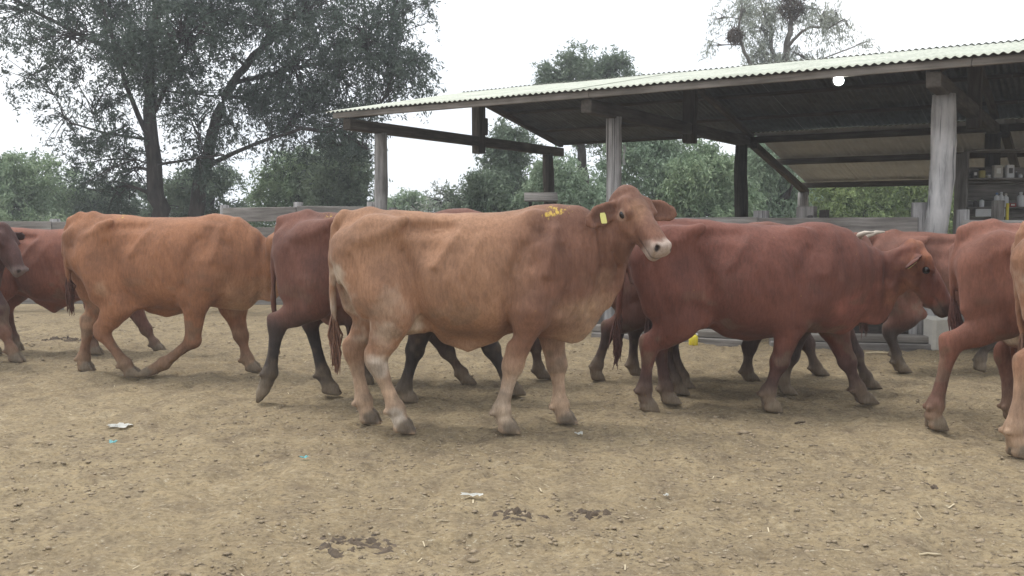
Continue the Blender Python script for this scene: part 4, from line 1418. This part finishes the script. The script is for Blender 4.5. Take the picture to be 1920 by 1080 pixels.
        ears.append((ep, nrm, e))
    # tail
    if tail is None:
        tl = [M(0.05, 1.345 + tm(0)), M(-0.02, 1.28 + tm(0)), M(-0.035, 1.05), M(-0.03, 0.80), M(-0.01, 0.62)]
    else:
        tl = [L(*q) for q in tail]
    tr_ = np.linspace(0.036, 0.017, len(tl)) * S
    prims.append(Sweep(tl, tr_, k=0.03))

    allp = np.concatenate([p.p for p in prims if not p.sub])
    lo = np.array([min(p.lo[k] for p in prims if not p.sub) for k in range(3)])
    hi = np.array([max(p.hi[k] for p in prims if not p.sub) for k in range(3)])
    lo = np.maximum(lo, [-9, -9, -0.01])

    def post(Q):
        z = Q[:, 2]
        body = smooth(0.5, 0.75, z)
        n = 0.010 * (noise3(Q, 7.0, seed) - 0.5) * body + 0.004 * (noise3(Q, 22.0, seed + 1) - 0.5)
        # loose vertical neck folds
        xx = (Q[:, 0] + 0.85 * sx) / sx
        nk_ = smooth(1.5, 1.68, xx) * smooth(0.62, 0.75, z) * (1 - smooth(1.18, 1.3, z))
        n = n + 0.007 * nk_ * np.sin(xx * 62 + 5 * noise3(Q, 3.0, seed + 2))
        zz = z / S
        side = smooth(0.06, 0.12, np.abs(Q[:, 1]))
        for (crv, sg, dp) in MUSCLE:
            d2 = None
            for (a, b) in zip(crv, crv[1:] if len(crv) > 1 else crv):
                ex, ez = b[0] - a[0], b[1] - a[1]
                L2 = ex * ex + ez * ez
                t = np.clip(((xx - a[0]) * ex + (zz - a[1]) * ez) / L2, 0, 1) if L2 > 0 else 0
                q_ = (xx - a[0] - t * ex) ** 2 + (zz - a[1] - t * ez) ** 2
                d2 = q_ if d2 is None else np.minimum(d2, q_)
            n = n + side * dp * relief * np.exp(-d2 / (sg * sg))
        for (crv, sg, dp) in creases:
            cl = [L(cx_, cy_, -0.15) for cx_, cy_ in crv]
            d2 = None
            for a, b in zip(cl, cl[1:]):
                ex, ez = b[0] - a[0], b[2] - a[2]
                t = np.clip(((Q[:, 0] - a[0]) * ex + (z - a[2]) * ez) / (ex * ex + ez * ez), 0, 1)
                q_ = (Q[:, 0] - a[0] - t * ex) ** 2 + (z - a[2] - t * ez) ** 2
                d2 = q_ if d2 is None else np.minimum(d2, q_)
            n = n + dp * np.exp(-d2 / (sg * sg)) * (Q[:, 1] < -0.02)
        # faint ribs
        rb_ = smooth(0.72, 0.82, xx) * (1 - smooth(1.12, 1.25, xx)) * smooth(0.75, 0.85, z) * (1 - smooth(1.1, 1.22, z))
        n = n + 0.0034 * rb_ * np.sin((xx + 0.35 * z) * 66)
        return n
    V, Qd = surface_nets(prims, lo, hi, h, 0.004, post)
    ob = obj_np('body', V, Qd, MAT['coat'], root, True)
    # ---- coat colour per vertex
    coat = np.array(coat)
    leg_col = coat * 0.6 if leg_col is None else np.array(leg_col)
    light = np.minimum(coat * np.array([1.35, 1.7, 1.9]), 0.8) if light is None else np.array(light)
    n1, n2, n3 = noise3(V, 3.0, seed + 5), noise3(V, 9.0, seed + 6), noise3(V, 30.0, seed + 7)
    xx = (V[:, 0] + 0.85 * sx) / sx
    z = V[:, 2] / S
    C = np.repeat(coat[None], len(V), 0) * (0.88 + 0.24 * n1)[:, None]
    if front is not None:
        ff_ = smooth(0.95, 1.45, xx + 0.3 * (n1 - 0.5))
        C = C * (1 - ff_[:, None]) + np.array(front)[None] * ff_[:, None] * (0.86 + 0.28 * n1)[:, None]
    lf = 1 - smooth(leg_top - 0.2, leg_top + 0.12, z + 0.12 * (n2 - 0.5))
    C = C * (1 - lf[:, None]) + leg_col[None] * lf[:, None] * (0.85 + 0.3 * n3)[:, None]
    # lighter brisket and inner areas
    bf = smooth(1.3, 1.5, xx) * (1 - smooth(0.72, 0.95, z + 0.15 * (n2 - 0.5))) * smooth(0.48, 0.58, z) * 0.32
    C = C * (1 - bf[:, None]) + light[None] * bf[:, None]
    for (c, r, col, amt) in patches:
        c = np.array(L(*c)) if len(c) in (2, 3) else c
        d = np.sqrt(((V - c) ** 2).sum(1)) / r
        w = (1 - smooth(0.15, 1.15, d * 0.85 + 1.1 * (n2 - 0.5) + 0.5 * (n3 - 0.5))) * amt
        C = C * (1 - w[:, None]) + np.array(col)[None] * w[:, None]
    # muzzle
    hx = (V - hp) @ f / HL
    hu = (V - hp) @ u / (S * hs)
    hl = (V - hp) @ l / (S * hs)
    inh = (np.abs(hl) < 0.12) & (hu < 0.06) & (hu > -0.22) & (hx > -0.2) & (hx < 1.15)
    mz = np.where(inh, smooth(0.76, 0.90, hx + 0.08 * (n3 - 0.5) - 0.9 * (hu + 0.08)), 0) * 0.92
    C = C * (1 - mz[:, None]) + np.array(nose)[None] * mz[:, None]
    mouth = np.where(inh, (1 - smooth(0.0, 0.010, np.abs(hu + 0.112 - 0.02 * (1 - hx)))) * smooth(0.62, 0.72, hx), 0) * 0.7
    C = C * (1 - mouth[:, None]) + np.array([0.03, 0.02, 0.018])[None] * mouth[:, None]
    for s in (-1, 1):
        dn_ = np.linalg.norm(V - H(0.975, s * 0.052, -0.042), axis=1)
        w = 1 - smooth(0.015 * S, 0.027 * S, dn_)
        C = C * (1 - w[:, None]) + np.array([0.02, 0.012, 0.01])[None] * w[:, None]
        if eye_ring is not None:
            de = np.linalg.norm(V - H(0.31, s * 0.122, -0.068), axis=1)
            w = (1 - smooth(0.022, 0.052, de + 0.022 * (n3 - .5) + 0.10 * np.maximum(((V - H(0.31, s * 0.122, -0.068)) @ u), 0))) * 0.6
            C = C * (1 - w[:, None]) + np.array(eye_ring)[None] * w[:, None]
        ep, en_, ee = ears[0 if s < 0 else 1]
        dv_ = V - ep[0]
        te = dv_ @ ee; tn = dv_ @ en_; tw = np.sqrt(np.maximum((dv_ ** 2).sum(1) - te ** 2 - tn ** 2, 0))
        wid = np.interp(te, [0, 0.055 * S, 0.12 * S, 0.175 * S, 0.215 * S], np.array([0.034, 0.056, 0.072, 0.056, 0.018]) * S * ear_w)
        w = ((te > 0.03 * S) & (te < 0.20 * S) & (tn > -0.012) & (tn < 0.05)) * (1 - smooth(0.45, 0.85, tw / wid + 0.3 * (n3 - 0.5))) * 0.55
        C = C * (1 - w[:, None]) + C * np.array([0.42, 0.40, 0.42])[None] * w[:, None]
    # hooves
    for co, to in hoof_c:
        c = (co + to) / 2
        d = np.sqrt((((V - c) / np.array([0.085, 0.09, 0.062])) ** 2).sum(1))
        w = (1 - smooth(0.75, 1.05, d + 0.2 * (n3 - .5)))
        C = C * (1 - w[:, None]) + np.array([0.12, 0.10, 0.085])[None] * w[:, None]
    # dried mud flecks on legs, belly and flanks
    nm = noise3(V, 5.0, seed + 12) * 0.6 + noise3(V, 17.0, seed + 13) * 0.4
    w = smooth(0.58, 0.70, nm) * (1 - smooth(0.55, 1.05, V[:, 2])) * 0.45
    C = C * (1 - w[:, None]) + np.array([0.15, 0.115, 0.08])[None] * w[:, None]
    # yard dust on the feet
    w = (1 - smooth(0.03, 0.26, V[:, 2] + 0.1 * (n2 - 0.5))) * dust
    C = C * (1 - w[:, None]) + np.array([0.24, 0.185, 0.12])[None] * w[:, None]
    # marker paint
    PT = np.zeros(len(V), dtype=np.float32)
    for (c, r, st_) in paint:
        d = (V - np.array(L(*c))) / np.array([r, 0.14, r * 0.6])
        PT = np.maximum(PT, st_ * np.clip(1.25 - np.sqrt((d ** 2).sum(1)), 0, 1))
    ap = ob.data.attributes.new('paint', 'FLOAT', 'POINT')
    ap.data.foreach_set('value', PT.astype(np.float32))
    C4 = np.concatenate([np.clip(C, 0.004, 0.9), np.ones((len(C), 1))], 1).astype(np.float32)
    a = ob.data.attributes.new('coat', 'FLOAT_COLOR', 'POINT')
    a.data.foreach_set('color', C4.ravel())
    # ---- eyes
    for s in (-1, 1):
        bm = bmesh.new()
        bmesh.ops.create_uvsphere(bm, u_segments=14, v_segments=10, radius=0.0255 * S * hs)
        o = obj_bm('eye', bm, MAT['eye'], root, True)
        o.location = tuple(H(0.31, s * 0.1020, -0.067))
    # ---- tail switch
    rng = np.random.default_rng(seed + 50)
    Cn = Coll()
    e0, e1 = tl[-2], tl[-1]
    dt = (e1 - e0) / np.linalg.norm(e1 - e0)
    for i in range(120):
        t0 = rng.random() ** 0.8
        s0 = e0 + (e1 - e0) * (0.30 + 0.70 * t0) + rng.normal(0, 0.006, 3)
        Ln = (0.14 + 0.12 * rng.random()) * S
        dd = dt * 0.5 + np.array([0, 0, -0.6]) + rng.normal(0, 0.055, 3)
        mid_ = s0 + dd * Ln * 0.5 + rng.normal(0, 0.012, 3)
        en = s0 + dd * Ln + rng.normal(0, 0.012, 3) * 0.6 - (s0 - e1) * np.array([0.3, 0.3, 0])
        Vt, Ft = tube_np([s0, mid_, en], [0.006, 0.008, 0.002], 3, 0, 0, False)
        Cn.add(Vt, Ft)
    Cn.build('tail_switch', hair_mat('switch_hair', tuple(coat * 0.55) if hair is None else hair), root)
    # ---- ear tags
    for s in tags:
        ep, nrm, e = ears[0 if s < 0 else 1]
        bm = bmesh.new()
        prof = [(-0.018, 0.03), (0.018, 0.03), (0.024, 0.01), (0.024, -0.045), (0.018, -0.052), (-0.018, -0.052), (-0.024, -0.045), (-0.024, 0.01)]
        fv = [bm.verts.new((x, 0, z_)) for x, z_ in prof]
        fc = bm.faces.new(fv)
        r = bmesh.ops.extrude_face_region(bm, geom=[fc])
        for g_ in r['geom']:
            if isinstance(g_, bmesh.types.BMVert): g_.co.y += 0.004
        bmesh.ops.recalc_face_normals(bm, faces=list(bm.faces))
        o = obj_bm('ear_tag', bm, MAT['tag_yellow'], root)
        dn2 = np.array([0, 0, -1.0]); dn2 = dn2 - e * np.dot(e, dn2) - nrm * np.dot(nrm, dn2); dn2 /= np.linalg.norm(dn2)
        c = ep[2] + nrm * 0.016 * S + dn2 * 0.012
        zax = Vector(tuple(-dn2 * 0.9 - e * 0.35)).normalized(); yax = -Vector(tuple(nrm))
        xax = yax.cross(zax).normalized(); zax = xax.cross(yax).normalized()
        m = Matrix((xax, yax, zax)).transposed().to_4x4(); m.translation = Vector(tuple(c))
        o.matrix_local = m @ Matrix.Scale(0.82, 4)
    # ---- horns
    if horns:
        for s in (-1, 1):
            b0 = H(0.0, s * 0.085, -0.01)
            pth = [b0, b0 + l * s * 0.09 + u * 0.03, b0 + l * s * 0.15 + u * 0.085 + f * 0.02, b0 + l * s * 0.155 + u * 0.14 + f * 0.06]
            Vh, Fh = tube_np(pth, [0.028, 0.025, 0.018, 0.006], 10)
            obj_np('horn', Vh, tris_from(Fh), MAT['horn'], root, True)
    return root, ob


def rel(Y, rump_px, sx):
    """a converter from photo point (plus offset towards/away) to the local frame of a cow"""
    O = np.array([P(rump_px, 430, Y)[0] + 0.85 * sx, Y, 0.0])
    return lambda px, py, lat=0.0: P(px, py, Y + lat) - O


CREAM = (0.52, 0.43, 0.34)
PALE = (0.43, 0.29, 0.19)
# A: the tan cow in the middle
q = rel(5.87, 620, 1.0)
make_cow('tan cow in front centre, head turned to camera, cream muzzle and yellow ear tag', 5.87, 620, 1.0, 1.0, 0.0088, (0.29, 0.158, 0.094), (0.42, 0.295, 0.205), 0.50, PALE,
         (0.43, 0.35, 0.30),
         legs={'nh': [(695, 490), (742, 592), (706, 683), (742, 772), (750, 793), (774, 816)],
               'fh': [(688, 490), (712, 588), (664, 668), (682, 760), (687, 780), (710, 801)],
               'nf': [(1015, 500), (988, 600), (962, 690), (940, 778), (946, 798), (970, 820)],
               'ff': [(1045, 500), (1028, 600), (1044, 690), (1050, 768), (1054, 783), (1078, 802)]},
         neck=[q(1045, 500), q(1105, 470), q(1150, 440, -0.06)],
         head=(q(1183, 356, -0.08), (0.38, -0.56, -0.66), 1.05, 0.90), widen=0.95, bot_mod=[(0, 0.0), (0.5, 0.045), (0.8, 0.03), (1.1, 0.03), (1.3, 0.025), (1.6, 0.01)],
         creases=[([(1123, 425), (1122, 448), (1126, 478)], 0.008, 0.012), ([(1112, 440), (1114, 480)], 0.008, 0.008), ([(1148, 470), (1156, 490), (1162, 505)], 0.008, 0.012), ([(1104, 470), (1108, 540)], 0.012, 0.008),
                  ([(1128, 500), (1118, 545), (1100, 590)], 0.014, 0.010), ([(1110, 520), (1095, 560), (1068, 600)], 0.014, 0.010)],
         tail=[(645, 402), (628, 425), (623, 480), (624, 560), (628, 625)],
         udder=0.35, navel=0.05, seed=1, tags=(-1,), ear_w=1.0, front=(0.175, 0.085, 0.056), relief=1.6, ear_dirs={-1: ((-0.78, -0.46, -0.40), (0.15, -0.95, 0.15)), 1: ((0.98, 0.0, -0.16), (-0.1, -0.95, 0.22))}, eye_ring=(0.40, 0.28, 0.22), dewlap=1.2, dust=0.35, hair=(0.17, 0.085, 0.052),
         top_mod=[(0, 0), (0.5, 0.0), (1.3, 0.01), (1.6, 0.02)],
         patches=[((728, 575, -0.28), 0.11, CREAM, 0.34), ((718, 640, -0.24), 0.11, CREAM, 0.5), ((716, 690, -0.2), 0.09, (0.58, 0.51, 0.43), 0.75), ((655, 600, -0.05), 0.18, CREAM, 0.85), ((638, 520, -0.10), 0.11, CREAM, 0.85),
                  ((948, 740, -0.2), 0.16, (0.54, 0.44, 0.35), 0.6), ((745, 785, -0.2), 0.06, (0.6, 0.56, 0.5), 0.7), ((1085, 620, -0.05), 0.15, PALE, 0.4), ((1120, 550, -0.1), 0.13, PALE, 0.3),
                  ((1200, 400, -0.2), 0.10, (0.36, 0.21, 0.12), 0.4), ((770, 605, -0.1), 0.09, CREAM, 0.7)],
         paint=[((1046, 397, -0.1), 0.10, 1.0), ((1028, 402, -0.12), 0.06, 1.0)])
# B: orange cow walking at left
q = rel(8.0, 120, 1.0)
make_cow('orange-brown cow walking at left with front leg bent and head hidden', 8.0, 120, 1.0, 1.0, 0.012, (0.265, 0.122, 0.064), (0.19, 0.105, 0.065), 0.40, PALE,
         legs={'nh': [(188, 490), (226, 572), (192, 628), (236, 688), (243, 698), (264, 710)],
               'fh': [(178, 490), (198, 566), (166, 612), (157, 672), (157, 684), (174, 697)],
               'nf': [(400, 500), (366, 572), (362, 648), (308, 694), (290, 705), (264, 716), 0.015],
               'ff': [(425, 500), (438, 585), (452, 640), (464, 688), (469, 697), (488, 712)]},
         neck=[q(440, 495), q(480, 490), q(520, 485)], head=(q(536, 440), (0.20, 0.35, -0.95), 0.95),
         tail=[(150, 404), (127, 428), (121, 470), (126, 505), (130, 530)], navel=0.04, seed=11, relief=1.05, hair=(0.10, 0.04, 0.025),
         top_mod=[(0, 0.0), (1.2, -0.01), (1.4, -0.02), (1.55, -0.09)], hump=0.0,
         patches=[((160, 605, 0.15), 0.12, PALE, 0.6), ((440, 600, -0.05), 0.17, PALE, 0.5), ((195, 540, -0.25), 0.07, PALE, 0.4)], paint=[((222, 404, -0.1), 0.07, 0.9)])
# C: dark brown cow behind the tan one
q = rel(6.87, 512, 1.0)
make_cow('dark brown cow half hidden behind the tan cow, hind hoof lifted', 6.87, 512, 1.0, 1.0, 0.0125, (0.145, 0.064, 0.046), (0.045, 0.037, 0.034), 0.62, (0.22, 0.11, 0.08),
         legs={'nh': [(575, 490), (592, 562), (520, 606), (506, 688), (500, 706), (486, 737), 0.012],
               'fh': [(600, 490), (618, 562), (582, 610), (606, 708), (613, 724), (636, 747)],
               'nf': [(835, 500), (795, 600), (778, 660), (758, 733), (762, 743), (780, 758)],
               'ff': [(880, 500), (888, 600), (922, 672), (955, 744), (962, 752), (982, 766)]},
         neck=[q(880, 490), q(940, 490), q(985, 490)], head=(q(1010, 445), (0.55, 0.1, -0.80), 0.95),
         tail=[(545, 412), (524, 428), (514, 480), (512, 560), (516, 610)], udder=0.75, navel=0.03, seed=21, paint=[((617, 402, -0.12), 0.08, 0.9)],
         patches=[((600, 600, 0), 0.10, (0.34, 0.17, 0.14), 0.6)])
# D: cow hidden behind, only its forelegs show
q = rel(7.62, 622, 0.94)
make_cow('dark cow behind the tan cow, only its forelegs showing under the belly', 7.62, 622, 0.94, 0.93, 0.017, (0.15, 0.068, 0.05), (0.075, 0.05, 0.042), 0.6,
         legs={'nf': [(800, 600), (838, 655), (866, 696), (870, 703), (890, 715)], 'ff': [(985, 600), (1003, 655), (1010, 704), (1013, 710), (1032, 722)]},
         neck=[q(915, 500), q(965, 500), q(1010, 500)], head=(q(1030, 460), (0.5, 0.1, -0.85), 0.95), seed=31)
# E: big dark red cow at right
q = rel(6.52, 1172, 1.0)
make_cow('large dark red cow right of centre walking with head lowered', 6.52, 1172, 1.0, 0.965, 0.0105, (0.142, 0.054, 0.038), (0.07, 0.04, 0.034), 0.40, (0.30, 0.125, 0.09), (0.06, 0.04, 0.035),
         legs={'nh': [(1245, 500), (1276, 600), (1218, 645), (1208, 718), (1210, 735), (1232, 757)],
               'fh': [(1252, 500), (1272, 600), (1236, 645), (1248, 722), (1250, 735), (1272, 750)],
               'nf': [(1512, 520), (1484, 605), (1462, 680), (1440, 738), (1440, 752), (1462, 774)],
               'ff': [(1560, 520), (1562, 620), (1588, 692), (1608, 748), (1614, 760), (1640, 777)]},
         neck=[q(1540, 515), q(1608, 515), q(1665, 512)], head=(q(1724, 458, -0.06), (0.50, -0.12, -0.80), 1.08),
         tail=[(1195, 425), (1176, 445), (1168, 500), (1162, 560), (1158, 620)], top_mod=[(0, -0.01), (0.4, 0.005), (1.0, -0.02), (1.3, -0.05), (1.6, -0.08)],
         navel=0.03, seed=41, relief=0.85, tags=(-1,), widen=1.05, dewlap=1.2, bot_mod=[(0, 0), (0.8, -0.03), (1.3, -0.04), (1.6, 0)],
         patches=[((1720, 480, -0.1), 0.13, (0.30, 0.125, 0.06), 0.6), ((1690, 545, -0.05), 0.13, (0.34, 0.16, 0.085), 0.4), ((1600, 580, -0.1), 0.16, (0.30, 0.11, 0.085), 0.5)])
# F: cow cut by the right edge
q = rel(5.95, 1786, 1.0)
make_cow('red-brown cow at right edge, rump towards camera and hind leg stretched back', 5.95, 1786, 1.0, 0.945, 0.0105, (0.21, 0.090, 0.062), (0.16, 0.085, 0.062), 0.42, PALE,
         legs={'nh': [(1868, 515), (1892, 598), (1782, 655), (1754, 764), (1749, 785), (1770, 810)],
               'fh': [(1900, 515), (1934, 600), (1884, 676), (1893, 768), (1896, 780), (1918, 797)]},
         neck=[q(2200, 500), q(2270, 490), q(2330, 470)], head=(q(2380, 440), (0.8, 0, -0.5)),
         tail=[(1826, 428), (1800, 448), (1788, 490), (1785, 550), (1790, 575)], udder=0.9, seed=51, hair=(0.10, 0.04, 0.03),
         patches=[((1893, 632, -0.05), 0.06, (0.75, 0.68, 0.62), 0.9)])
# G: nearest sliver at the right edge
q = rel(5.25, 1906, 1.0)
make_cow('tan cow mostly out of frame at right edge, one pale hind leg showing', 5.25, 1906, 1.0, 0.97, 0.0105, (0.27, 0.14, 0.085), (0.38, 0.25, 0.17), 0.50, PALE,
         legs={'nh': [(1985, 500), (2008, 610), (1924, 690), (1902, 800), (1905, 825), (1930, 852)],
               'fh': [(1995, 500), (2040, 610), (1985, 690), (1990, 790), (1993, 810), (2016, 832)]},
         neck=[q(2370, 480), q(2450, 460), q(2520, 430)], head=(q(2570, 400), (0.8, 0, -0.5)), tail=[(1935, 424), (1915, 440), (1909, 500), (1912, 600), (1925, 660)], seed=61,
         patches=[((1918, 540, -0.1), 0.12, CREAM, 0.8)])
# H: cow behind, between the red heads
q = rel(8.25, 1625, 0.95)
make_cow('reddish cow seen between lowered red head and the right rump', 8.25, 1625, 0.95, 0.89, 0.015, (0.185, 0.082, 0.058), (0.055, 0.043, 0.038), 0.55,
         legs={'nh': [(1700, 600), (1668, 635), (1682, 692), (1684, 700), (1704, 713)], 'nf': [(1880, 600), (1852, 650), (1838, 682), (1836, 692), (1842, 705), 0.01]},
         neck=[q(1930, 520), q(1985, 515), q(2030, 505)], head=(q(2060, 470), (0.7, 0, -0.7), 0.9), seed=71)
# I: cow right behind E
q = rel(7.17, 1222, 0.95)
make_cow('dark cow hidden right behind the dark red cow, legs showing beneath it', 7.17, 1222, 0.95, 0.875, 0.016, (0.14, 0.06, 0.045), (0.065, 0.045, 0.04), 0.6,
         legs={'nh': [(1280, 605), (1246, 650), (1266, 712), (1270, 722), (1290, 737)], 'fh': [(1285, 605), (1258, 648), (1280, 712), (1282, 722), (1300, 733)],
               'nf': [(1500, 610), (1484, 672), (1468, 722), (1470, 731), (1490, 745)], 'ff': [(1572, 610), (1604, 675), (1624, 722), (1628, 730), (1648, 742)]},
         neck=[q(1540, 530), q(1585, 535), q(1615, 540)], head=(q(1636, 500), (0.12, 0.2, -0.95), 0.85), seed=81)
# M: horned cow further back
q = rel(7.80, 1122, 1.0)
make_cow('horned red cow at the back, pale horn tips above the dark red back', 7.80, 1122, 1.0, 0.935, 0.015, (0.165, 0.075, 0.055), (0.075, 0.048, 0.042), 0.55,
         legs={'nh': [(1194, 590), (1142, 622), (1119, 686), (1116, 698), (1132, 713)], 'fh': [(1225, 590), (1190, 622), (1186, 690), (1188, 698), (1204, 710)],
               'nf': [(1428, 600), (1405, 655), (1400, 702), (1402, 709), (1420, 720)], 'ff': [(1488, 600), (1514, 655), (1529, 702), (1532, 708), (1550, 717)]},
         neck=[q(1490, 500), q(1545, 485), q(1585, 470)], head=(q(1616, 444), (0.55, -0.35, -0.75), 0.9), horns=True, seed=91,
         tail=[(1150, 432), (1135, 460), (1150, 510), (1162, 570), (1160, 610)], hair=(0.035, 0.022, 0.02))
# J: dark head at the left edge
q = rel(8.55, -385, 1.0)
make_cow('dark brown cow at left edge, only head and one foreleg in frame', 8.55, -385, 1.0, 0.98, 0.014, (0.070, 0.034, 0.029), (0.17, 0.09, 0.06), 0.42, None, (0.16, 0.12, 0.11),
         legs={'ff': [(-8, 590), (8, 628), (22, 664), (26, 672), (44, 687)]},
         neck=[q(-80, 490), q(-35, 480), q(-5, 468)], head=(q(8, 424, -0.05), (0.46, -0.15, -0.80), 0.95), seed=103, widen=0.95)
# K: cow behind the left ones
q = rel(9.35, -62, 0.98)
make_cow('plain red cow at far left behind the orange cow, belly fold hanging', 9.35, -62, 0.98, 0.915, 0.015, (0.19, 0.074, 0.048), (0.12, 0.062, 0.046), 0.45,
         legs={'nf': [(182, 580), (178, 622), (175, 652), (177, 657), (190, 668)], 'ff': [(248, 580), (274, 630), (291, 660), (295, 665), (308, 673)]},
         neck=[q(245, 500), q(295, 500), q(335, 500)], head=(q(355, 470), (0.5, 0.2, -0.8), 0.9), navel=0.10, seed=113)


# ------------------------------------------------------------------ litter and dung
def scrap(name, label, px, py, w, d, mat, rz, cat, seed, curl=0.012):
    rr = random.Random(seed)
    t = 1.0
    a, b = (px - 960.0) / FPX, -(py - 540.0) / FPX
    dy = math.cos(PITCH) + b * math.sin(PITCH); dz = -math.sin(PITCH) + b * math.cos(PITCH)
    k = CAM_H / -dz
    x, y = a * k, dy * k
    bm = bmesh.new()
    nxs, nys = 5, 4
    g_ = [[bm.verts.new(((i / nxs - .5) * w * (1 + .3 * rr.uniform(-1, 1)), (j / nys - .5) * d * (1 + .3 * rr.uniform(-1, 1)), rr.uniform(0, curl) + curl * abs(i - nxs / 2) / nxs)) for j in range(nys + 1)] for i in range(nxs + 1)]
    for i in range(nxs):
        for j in range(nys):
            bm.faces.new((g_[i][j], g_[i + 1][j], g_[i + 1][j + 1], g_[i][j + 1]))
    bmesh.ops.solidify(bm, geom=list(bm.faces), thickness=0.002)
    o = obj_bm(name, bm, mat, None, False)
    zg = float(ground_z(np.array([x]), np.array([y]))[0])
    o.location = (x, y, zg + 0.010)
    o.rotation_euler = (0, 0, rz)
    return tag(o, label, cat)


scrap('paper_scrap', 'upper of two white paper scraps on the dirt at left', 216, 799, 0.10, 0.07, MAT['white_paper'], 0.3, 'paper', 1)
scrap('paper_scrap', 'lower of two white paper scraps on the dirt at left', 231, 804, 0.10, 0.09, MAT['white_paper'], -0.3, 'paper', 2)
scrap('plastic_scrap', 'small cyan plastic scrap below the white paper scraps', 211, 829, 0.05, 0.05, MAT['cyan_plastic'], 0.1, 'plastic', 3)
scrap('plastic_scrap', 'tiny cyan scrap on the dirt left of centre', 569, 864, 0.04, 0.03, MAT['cyan_plastic'], 0.6, 'plastic', 4)
scrap('paper_scrap', 'small white scrap near the tan cow front hooves', 1085, 819, 0.045, 0.05, MAT['white_paper'], 0.2, 'paper', 5)
scrap('paper_scrap', 'crumpled pale scrap on the dirt below centre', 884, 938, 0.09, 0.035, MAT['white_paper'], -0.1, 'paper', 6)
scrap('paper_scrap', 'tiny white scrap on the dirt right of the dung', 1250, 930, 0.025, 0.025, MAT['white_paper'], 0.5, 'paper', 7)


def ground_at(px, py):
    a, b = (px - 960.0) / FPX, -(py - 540.0) / FPX
    dy = math.cos(PITCH) + b * math.sin(PITCH); dz = -math.sin(PITCH) + b * math.cos(PITCH)
    k = CAM_H / -dz
    x, y = a * k, dy * k
    return np.array([x, y, float(ground_z(np.array([x]), np.array([y]))[0])])


for (px, py, L_, r, rz, mat, lab) in ((1744, 1030, 0.09, 0.005, 0.05, 'straw', 'pale straw stalk on the dirt at lower right'),
                                      (1646, 666, 0.24, 0.013, 0.03, 'straw', 'yellow stick lying behind the dark red cow forelegs'),
                                      (1500, 792, 0.09, 0.006, 0.5, 'dung', 'short dark twig on the dirt under the dark red cow')):
    c = ground_at(px, py)
    V, F = tube_np([(-L_ / 2, 0, 0), (-L_ * .1, 0.004, 0.004), (L_ * .2, -0.003, 0.003), (L_ / 2, 0, 0)], [r, r * .9, r, r * .7], 6, 0.1, 2)
    o = obj_np('stick', V, tris_from(F), MAT[mat], None, True)
    o.location = (c[0], c[1], c[2] + r)
    o.rotation_euler = (0, 0, rz)
    tag(o, lab, 'stick')

for n_, (px, py, R, hgt, lab) in enumerate(((975, 968, 0.105, 0.022, 'dark crumbled dung pat at lower centre'), (1105, 966, 0.085, 0.020, 'dark crumbled dung pat right of the lower centre one'),
                                       (655, 1022, 0.15, 0.016, 'wide dark trodden dung patch at lower left of centre'), (1735, 905, 0.05, 0.014, 'small dung lump at lower right'),
                                       (128, 640, 0.13, 0.03, 'dung lump under the orange cow rump'), (95, 640, 0.08, 0.03, 'smaller dung lump at left under the red belly'))):
    rr = np.random.default_rng(500 + n_)
    c = ground_at(px, py)
    nr_, na_ = 18, 72
    Vd = [(0, 0, 0)]
    for i in range(1, nr_ + 1):
        for j in range(na_):
            th_ = 2 * math.pi * j / na_
            rad = R * i / nr_ * (1 + 0.16 * math.sin(3 * th_ + n_) + 0.08 * math.sin(5 * th_ + 2 * n_) + 0.08 * (rr.random() - .5))
            Vd.append((rad * math.cos(th_) * 1.35, rad * math.sin(th_) * 1.1, i / nr_))
    Vd = np.array(Vd)
    Wp = np.stack([Vd[:, 0] + c[0], Vd[:, 1] + c[1], 0 * Vd[:, 0]], 1)
    edge = Vd[:, 2].copy()
    lump = 0.55 * noise3(Wp, 38.0, 3) + 0.45 * noise3(Wp, 85.0, 4)
    Vd[:, 2] = ground_z(Wp[:, 0], Wp[:, 1]) - c[2] - 0.004 + (1 - edge ** 4) * hgt * 3.2 * np.clip(lump - 0.47, -0.35, 1)
    Fd = [(0, 1 + j, 1 + (j + 1) % na_) for j in range(na_)]
    for i in range(nr_ - 1):
        for j in range(na_):
            a0, a1 = 1 + i * na_ + j, 1 + i * na_ + (j + 1) % na_
            Fd += [(a0, a0 + na_, a1 + na_), (a0, a1 + na_, a1)]
    o = obj_np('dung_pat', Vd, np.array(Fd), MAT['dung'], None, False)
    o.location = tuple(c)
    tag(o, lab, 'dung')


# ------------------------------------------------------------------ thin haze volume, added to lift the darks like veiling lens glare
bm = bmesh.new()
bmesh.ops.create_cube(bm, size=1)
for v in bm.verts: v.co = Vector((v.co.x * 130, v.co.y * 130 + 25, v.co.z * 14 + 5.5))
hz, ht_, hb = new_mat('haze_lens_veil')
ht_.nodes.remove(hb)
pv = N(ht_, 'ShaderNodeVolumePrincipled')
pv.inputs['Color'].default_value = (0.93, 0.96, 1.0, 1)
pv.inputs['Density'].default_value = 0.0030
pv.inputs['Anisotropy'].default_value = 0.0
ht_.links.new(pv.outputs[0], ht_.nodes['Material Output'].inputs['Volume'])
o = obj_bm('haze', bm, hz)
tag(o, 'thin pale haze volume added over the yard as lens veil', 'haze', kind='stuff')
